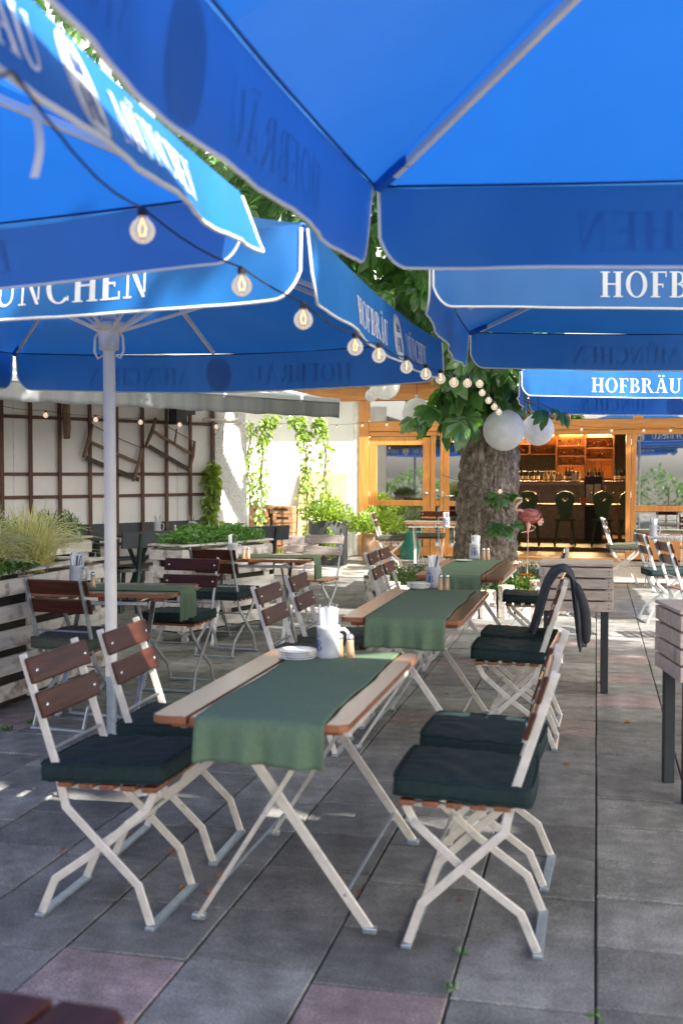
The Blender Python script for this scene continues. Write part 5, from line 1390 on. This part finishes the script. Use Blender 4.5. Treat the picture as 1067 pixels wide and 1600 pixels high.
for dx, dy in ((8, -1), (9, 4), (6, 8), (3, 9)): tl.bar(F(838, 812), F(840 + dx, 812 + dy), .014, .02)
tl.build('tail', M['flam_pink'], fg, world=True)
MB().tube([F(825, 822), F(823, 896)], .005, 6).build('stake', M['flam_pink'], fg, world=True)
gs = thing('garden_stake', 'pink trumpet shaped ornament on a thin stake, left of the trunk', 'garden ornament', gd(685, 905, 12.0))
MB().tube([gd(685, 808, 12.), gd(685, 905, 12.)], .005, 6).build('stake', M['steel'], gs, world=True)
MB().lathe([(.004, .10), (.02, .055), (.06, .02), (.105, .0), (.10, -.004), (.03, .01), (.002, .02)], 18, gd(685, 876, 12.0)).build('flared_shade', M['paperpink'], gs, world=True, smooth=True)

# ------------------------------------------------------------------ lanterns and lights
for lab, x, y, dp, d in (('largest white globe lantern, hanging in front of the trunk', 787, 672, 11.5, .44), ('white globe lantern right of the trunk, half under leaves', 840, 671, 13.0, .385), ('white globe lantern left of the tree, behind chestnut leaves', 651, 645, 12.8, .345), ('white globe lantern highest at left, under the umbrella edge', 601, 601, 14.5, .40), ('smallest white globe lantern, before the orange fascia', 580, 618, 14.5, .165)):
    c = gd(x, y, dp); t = thing('globe_lantern', lab, 'lantern', c, 0, 'white globe lanterns')
    MB().sphere((0, 0, 0), d / 2, 32, 22).build('shade', M['globe'], t, smooth=True)
    MB().lathe([(.02, d / 2 - .004), (.02, d / 2 + .03), (.006, d / 2 + .04)], 10).build('socket', M['alu'], t)
    MB().tube([(0, 0, d / 2 + .03), (0, .02, d / 2 + .95)], .003, 5).build('cord', M['cable'], t)
BULB = {}
def festoon(label, pts, bulbs, dia, lit=True):
    t = thing('festoon_lights', label, 'string lights', pts[0])
    cr_ = MB(); full = []
    for i in range(len(pts) - 1):
        a, b = pts[i], pts[i + 1]
        for k in range(6): full.append(a.lerp(b, k / 6) - Vector((0, 0, .03 * (b - a).length * math.sin(PI * k / 6))))
    full.append(pts[-1]); cr_.tube(full, .0028, 5).build('cable', M['cable'], t, world=True)
    for i, c in enumerate(bulbs):
        dd = dia
        if dd not in BULB:
            o = MB().lathe([(dd * .2, dd * .56), (dd * .25, dd * .45), (dd * .40, dd * .31), (dd * .48, dd * .13), (dd * .5, 0), (dd * .48, -dd * .13), (dd * .38, -dd * .32), (dd * .2, -dd * .455), (.0008, -dd * .5)], 20).build('bulb', M['bulb'], t, smooth=True)
            s = MB().lathe([(.006, dd * .53), (dd * .2, dd * .52), (dd * .2, dd * .86), (dd * .1, dd * .92)], 10).build('socket', M['black'], o)
            f = MB().tube([(0, 0, dd * .5), (-.15 * dd, 0, .1 * dd), (-.09 * dd, 0, -.18 * dd), (.09 * dd, 0, -.18 * dd), (.15 * dd, 0, .1 * dd), (0, 0, dd * .45)], dd * .028, 6).build('filament', M['fil'], o)
            BULB[dd] = o
        else:
            o = BULB[dd].copy(); COL.objects.link(o); o.parent = t
            for g_ in children(BULB[dd]):
                d_ = g_.copy(); COL.objects.link(d_); d_.parent = o
        o.location = Vector(c) - t.location; o.rotation_euler = (0, 0, R(20 * i))
    return t
bp = [gd(20, 175, 1.45), gd(223, 361, 2.55), gd(378, 447, 3.15)] + [gx(x, y, xx) for x, y, xx in ((474, 500, -.885), (555, 543, -.865), (592, 556, -.885), (635, 574, -.88), (665, 585, -.88), (688, 592, -.88), (709, 598, -.87), (730, 599, -.86), (749, 600, -.87))] + [gd(753, 614, 9.6), gd(763, 626, 9.8), gd(772, 636, 10.0), gd(779, 644, 10.2)]
up_ = Vector((0, 0, .054))
festoon('row of warm glowing bulbs between the umbrellas, running to the chestnut tree', [gd(-60, 100, 1.1)] + [b + up_ for b in bp], bp[1:], .060)
fb_ = [gy(x, y, 17.9) for x, y in ((439, 666), (526, 668), (566, 665), (604, 664), (638, 661))]
festoon('thin string of small bulbs across the white wall and orange door', [gy(385, 668, 17.9)] + [b + up_ for b in fb_] + [gy(700, 655, 17.9)], fb_, .05)
fb_ = [gy(x, y, 17.9) for x, y in ((908, 671), (955, 673), (1005, 673), (1047, 673))]
festoon('thin string of small bulbs above the open bar front', [gy(860, 660, 17.9)] + [b + up_ for b in fb_] + [gy(1100, 668, 17.9)], fb_, .05)
fb_ = [wp(x, y, .42) for x, y in ((-8, 640), (72, 649), (150, 656), (220, 660), (281, 664), (338, 667))]
festoon('string of lit bulbs under the awning before the trellis', [b + up_ for b in fb_] + [wp(378, 662, .2)], fb_, .058)
fb_ = [gd(700, 747, 11.9), gd(781, 768, 11.75)]
festoon('single dark cable around the trunk with a small lit bulb', [gd(690, 742, 12.0), gd(728, 752, 11.83), gd(757, 764, 11.80), gd(784, 766, 11.82)], fb_[1:], .05)

# ------------------------------------------------------------------ plants and pots by the wall
def vine(label, pts, n, spread, seed, L=.085, m='vine', post=True):
    t = thing('climbing_vine', label, 'vine', (pts[0].x, pts[0].y, 0)); r = random.Random(seed)
    tot = []; 
    for i in range(len(pts) - 1):
        for k in range(8): tot.append(pts[i].lerp(pts[i + 1], k / 8) + Vector((.02 * math.sin(k + i * 3), .02 * math.cos(2 * k + i), 0)))
    tot.append(pts[-1])
    MB().tube([Vector((pts[0].x, pts[0].y, .0))] + tot, .014, 6).build('stem', M['stem'], t, world=True)
    mb = MB()
    for _ in range(n):
        q = r.random(); i = min(len(tot) - 1, int(q * len(tot))); sp = spread * (.55 + .7 * math.sin(9 * q + seed) ** 2)
        d = rvec(r); p = tot[i] + Vector((d.x * sp, d.y * sp * .8, d.z * sp)) * r.random() ** .6
        s = r.uniform(.5, 1.3); leaf(mb, p, d + Vector((0, -.3, -.7)), Vector((0, -.6, .5)) + rvec(r) * .5, L * s, L * .8 * s)
    mb.build('foliage', M[m], t, world=True)
vine('bright green vine climbing the right end of the trellis', [wp(330, 832, .14), wp(332, 790, .14), wp(331, 755, .14), wp(333, 728, .14)], 380, .085, 1, .085)
def Pw(x, y): return gy(x, y, 17.75)
vine('leafy vine on a pole before the white wall, leftmost with its top bent right', [Pw(407, 850), Pw(408, 760), Pw(411, 690), Pw(416, 664), Pw(424, 655)], 420, .115, 2)
vine('thick vine on a pole before the white wall, middle one above the dark planter', [Pw(478, 850), Pw(480, 760), Pw(476, 690), Pw(470, 664), Pw(462, 656)], 430, .115, 3)
vine('slender vine on a pole before the white wall, right one with drooping leaves', [Pw(508, 850), Pw(509, 760), Pw(506, 680), Pw(501, 664), Pw(495, 657)], 330, .095, 4)
vine('short vine hanging from the awning corner against the white wall', [Pw(390, 780), Pw(388, 720), Pw(392, 660)], 110, .09, 5)
pw_ = thing('wall_poles', 'thin poles and wires carrying the vines before the white wall', 'trellis', (Pw(450, 850).x, 17.8, 0))
q = MB()
for x in (384.5, 409, 479, 510): a = gy(x, 655, 17.86); q.tube([(a.x, 17.86, 0), (a.x, 17.86, a.z)], .012, 6)
for y in (705, 738, 775): a, b = gy(384, y, 17.875), gy(520, y, 17.875); q.tube([a, b], .004, 5)
q.build('pole_frame', M['steel'], pw_, world=True)
bx = thing('crate_stack', 'stack of brown wooden boxes against the white wall', 'boxes', gy(425, 850, 18.45)); bx.location.z = 0
for i, (x0, x1, y0, y1) in enumerate(((391, 421, 789, 808), (422, 459, 791, 803), (391, 424, 809, 829), (426, 460, 804, 817), (391, 424, 830, 852), (426, 460, 818, 832), (426, 460, 833, 852))):
    a, b = gy(x0, y1, 18.35), gy(x1, y0, 18.35)
    bb = MB().b2((a.x, 18.33, max(a.z, .02)), (b.x - .02, 18.68, b.z)).build('drawer_box', M['box_wood'], bx, world=True, bevel=.008)
    MB().b2((a.x + .08, 18.322, (a.z + b.z) / 2), (b.x - .1, 18.328, (a.z + b.z) / 2 + .03)).build('slot', M['rust'], bb, world=True)
MB().b2((gy(391, 850, 18.35).x, 18.30, .0), (gy(462, 850, 18.35).x, 18.70, gy(400, 852, 18.35).z - .004)).build('plinth', M['box_wood'], bx, world=True)
bb_ = thing('board_bundle', 'raw-edged wooden boards leaning upright against the white wall', 'boards', gy(505, 850, 18.5)); bb_.location.z = 0
for k, (x0, x1, yt) in enumerate(((466, 483, 739), (483.6, 498, 737), (498.6, 515, 740), (515.6, 528, 737.5), (528.6, 541, 739))):
    a, b = gy(x0, yt, 18.6), gy(x1, yt, 18.6)
    MB().add([(a.x, 18.42, .02), (b.x, 18.42, .02), (b.x, 18.72, a.z), (a.x, 18.72, a.z), (a.x, 18.45, .02), (b.x, 18.45, .02), (b.x, 18.75, a.z), (a.x, 18.75, a.z)], [(0, 1, 2, 3), (4, 7, 6, 5), (0, 3, 7, 4), (1, 5, 6, 2), (3, 2, 6, 7), (0, 4, 5, 1)]).build('board', M['board'], bb_, world=True, bevel=.008)
POTS = []
def pot(label, x, ybase, dia, h, m, prof=None, name='flower_pot'):
    c = gz(x, ybase); t = thing(name, label, 'plant pot', (c.x, c.y + dia / 2, 0), 0)
    pr = prof or [(.38, 0), (.40, .02), (.47, .55), (.50, .9), (.52, .92), (.52, 1.), (.46, 1.), (.45, .9), (.0001, .88)]
    MB().lathe([(a * dia, b * h) for a, b in pr], 26).build('pot_body', M[m], t, smooth=True, bevel=.004)
    MB().lathe([(.0001, h * .89), (.44 * dia, h * .89), (.44 * dia, h * .9), (.0001, h * .905)], 16).build('soil', M['soil'], t)
    return t.location.copy() + Vector((0, 0, h * .9))
def potplant(name, label, cat, base, rad, n, L, w, m, seed, hgt):
    t = thing(name, label, cat, base)
    bush(t, 'foliage', M[m], base + Vector((0, 0, hgt)), rad, n, L, w, seed); stems(t, base, rad[0], hgt + rad[2], 12, seed)
b = pot('big dark square-shouldered planter below the vines', 505, 886, .62, .72, 'darkpot', [(.42, 0), (.5, .02), (.5, 1), (.45, 1), (.45, .9), (.0001, .88)])
potplant('trailing_plant', 'bushy green plant trailing over the big dark planter', 'plant', b, (.42, .36, .42), 900, .075, .05, 'vine', 41, .05)
potplant('trailing_plant', 'leafy tendrils hanging down the front of the dark planter', 'plant', b + Vector((.1, -.34, -.5)), (.12, .06, .5), 260, .06, .045, 'vine', 42, 0)
b = pot('old terracotta barrel pot with a leafy bush', 582, 884, .48, .52, 'terra', [(.38, 0), (.42, .03), (.5, .45), (.48, .8), (.44, .9), (.47, .92), (.47, 1), (.40, 1), (.39, .9), (.0001, .88)])
potplant('leafy_bush', 'bright green leafy bush growing in the terracotta barrel', 'plant', b, (.50, .38, .38), 900, .10, .055, 'vine', 43, .05)
b = pot('grey zinc pot of lavender raised behind the dark planter', 530, 868, .36, .62, 'zincpot')
potplant('lavender_plant', 'grey-green lavender in the zinc pot', 'plant', b, (.3, .25, .34), 600, .10, .012, 'herb2', 44, .05)
b = pot('tall black pot in front of the orange post', 603, 870, .42, .62, 'black')
potplant('herb_bush', 'dark green herb bush in the tall black pot before the door', 'plant', b, (.42, .32, .46), 900, .075, .035, 'herb', 45, .06)
b = pot('glossy green glazed pot beside the glazed door', 637, 876, .42, .50, 'teal')
potplant('rosemary_plant', 'upright grey rosemary in the green glazed pot', 'plant', b, (.25, .22, .42), 700, .085, .010, 'herb2', 46, .04)
b = pot('small brown clay pot beside the trunk foot', 697, 872, .26, .22, 'terra')
wb = thing('wooden_tub', 'low orange wooden tub under the door table', 'tub', gz(655, 868)); 
MB().lathe([(.28, 0), (.30, .02), (.33, .34), (.34, .36), (.34, .40), (.30, .40), (.29, .3), (.0001, .3)], 20).build('tub_body', M['pine'], wb)
cr2 = thing('grey_wood_crate', 'weathered grey wooden crate left of the big dark planter', 'crate', gz(470, 888))
q = MB()
for k in range(4): q.box((0, -.2, .08 + .12 * k), (.46, .018, .10)); q.box((0, .2, .08 + .12 * k), (.46, .018, .10)); q.box((.221, 0, .08 + .12 * k), (.018, .38, .10)); q.box((-.221, 0, .08 + .12 * k), (.018, .38, .10))
q.build('slats', M['grey_slat'], cr2, bevel=.004)
tag(MB().add([gz(380, 882) + Vector((0, 0, .016)), gz(470, 882) + Vector((0, 0, .016)), gz(470, 858) + Vector((0, 0, .016)), gz(385, 852) + Vector((0, 0, .016))], [(0, 1, 2, 3)]).build('wall_bed_soil', M['soil']), None, None, kind='structure')
gg = MB()
for _ in range(900):
    p = gz(r_.uniform(385, 470), r_.uniform(853, 882)) + Vector((0, 0, .016)); leaf(gg, p, Vector((r_.gauss(0, .3), r_.gauss(0, .3), 1)), rvec(r_), r_.uniform(.08, .2), .014)
tag(gg.build('bed_grass', M['vine']), 'sunlit tufts of grass below the stacked boxes', 'grass', None, 'stuff')

# ------------------------------------------------------------------ small things on the paving
LF = None
for x, y in ((312, 1424), (335, 1400), (290, 1388), (272, 1330), (350, 1370), (985, 1131), (720, 1412), (610, 1130), (70, 1205), (95, 1330), (450, 1190), (880, 1195), (860, 990), (700, 1085), (1000, 1010), (925, 1108), (205, 1310), (560, 1400)):
    if LF is None:
        mb = MB(); leaf(mb, Vector((0, 0, 0)), Vector((1, .1, 0)), Vector((0, 0, 1)), .038, .026, .5); LF = mb.build('fallen_leaf', M['deadleaf'], solid=.0008); o = LF
    else: o = LF.copy(); COL.objects.link(o)
    o.location = gz(x, y) + Vector((0, 0, .004)); o.rotation_euler = (rnd.uniform(-.2, .2), rnd.uniform(-.2, .2), rnd.uniform(0, 6)); k = rnd.uniform(.5, 1.2); o.scale = (k, k, k)
    tag(o, 'dry orange-brown fallen leaf lying on the grey paving', 'leaf', 'fallen leaves on the paving')
WDD = None
for x, y in ((10, 1142), (52, 1130), (722, 1490), (705, 1545), (930, 1590), (205, 1060), (300, 1018), (620, 985), (345, 1000), (520, 1010), (690, 1150)):
    mb = MB(); r = random.Random(x)
    n = 26 if y < 1300 and x < 60 else 9
    for _ in range(n): leaf(mb, Vector((r.gauss(0, .012), r.gauss(0, .012), 0)), Vector((r.gauss(0, .7), r.gauss(0, .7), .8)), rvec(r), r.uniform(.015, .045) * (1.4 if n > 10 else .6), r.uniform(.008, .018))
    o = mb.build('weed_sprout', M['herb']); o.location = gz(x, y) + Vector((0, 0, -.002)); tag(o, 'tiny green weed sprouting from a paving joint', 'weed', 'weeds in the paving joints')
# unseen hedge added behind the camera for dark reflections in the door glass
hs = thing('reflection_hedge', 'unseen dark hedge added behind the camera to be mirrored in the lower door panes', 'hedge', (-4, -9, 0))
hm = MB()
for _ in range(2600):
    x = r_.uniform(-9, 9); p = Vector((-4 + x, -9 + r_.uniform(-.5, .5), r_.random() ** .6 * (1.25 + .35 * math.sin(x * 1.3) + .2 * math.sin(x * 3.1))))
    leaf(hm, p, rvec(r_), rvec(r_), r_.uniform(.14, .24), r_.uniform(.08, .13))
hm.build('foliage', M['leaf'], hs, world=True)
q = MB()
for k in range(13): q.tube([(-12.5 + 1.4 * k, -9, 0), (-12.5 + 1.4 * k, -9, .9)], .03, 6)
q.build('stems', M['stem'], hs, world=True)
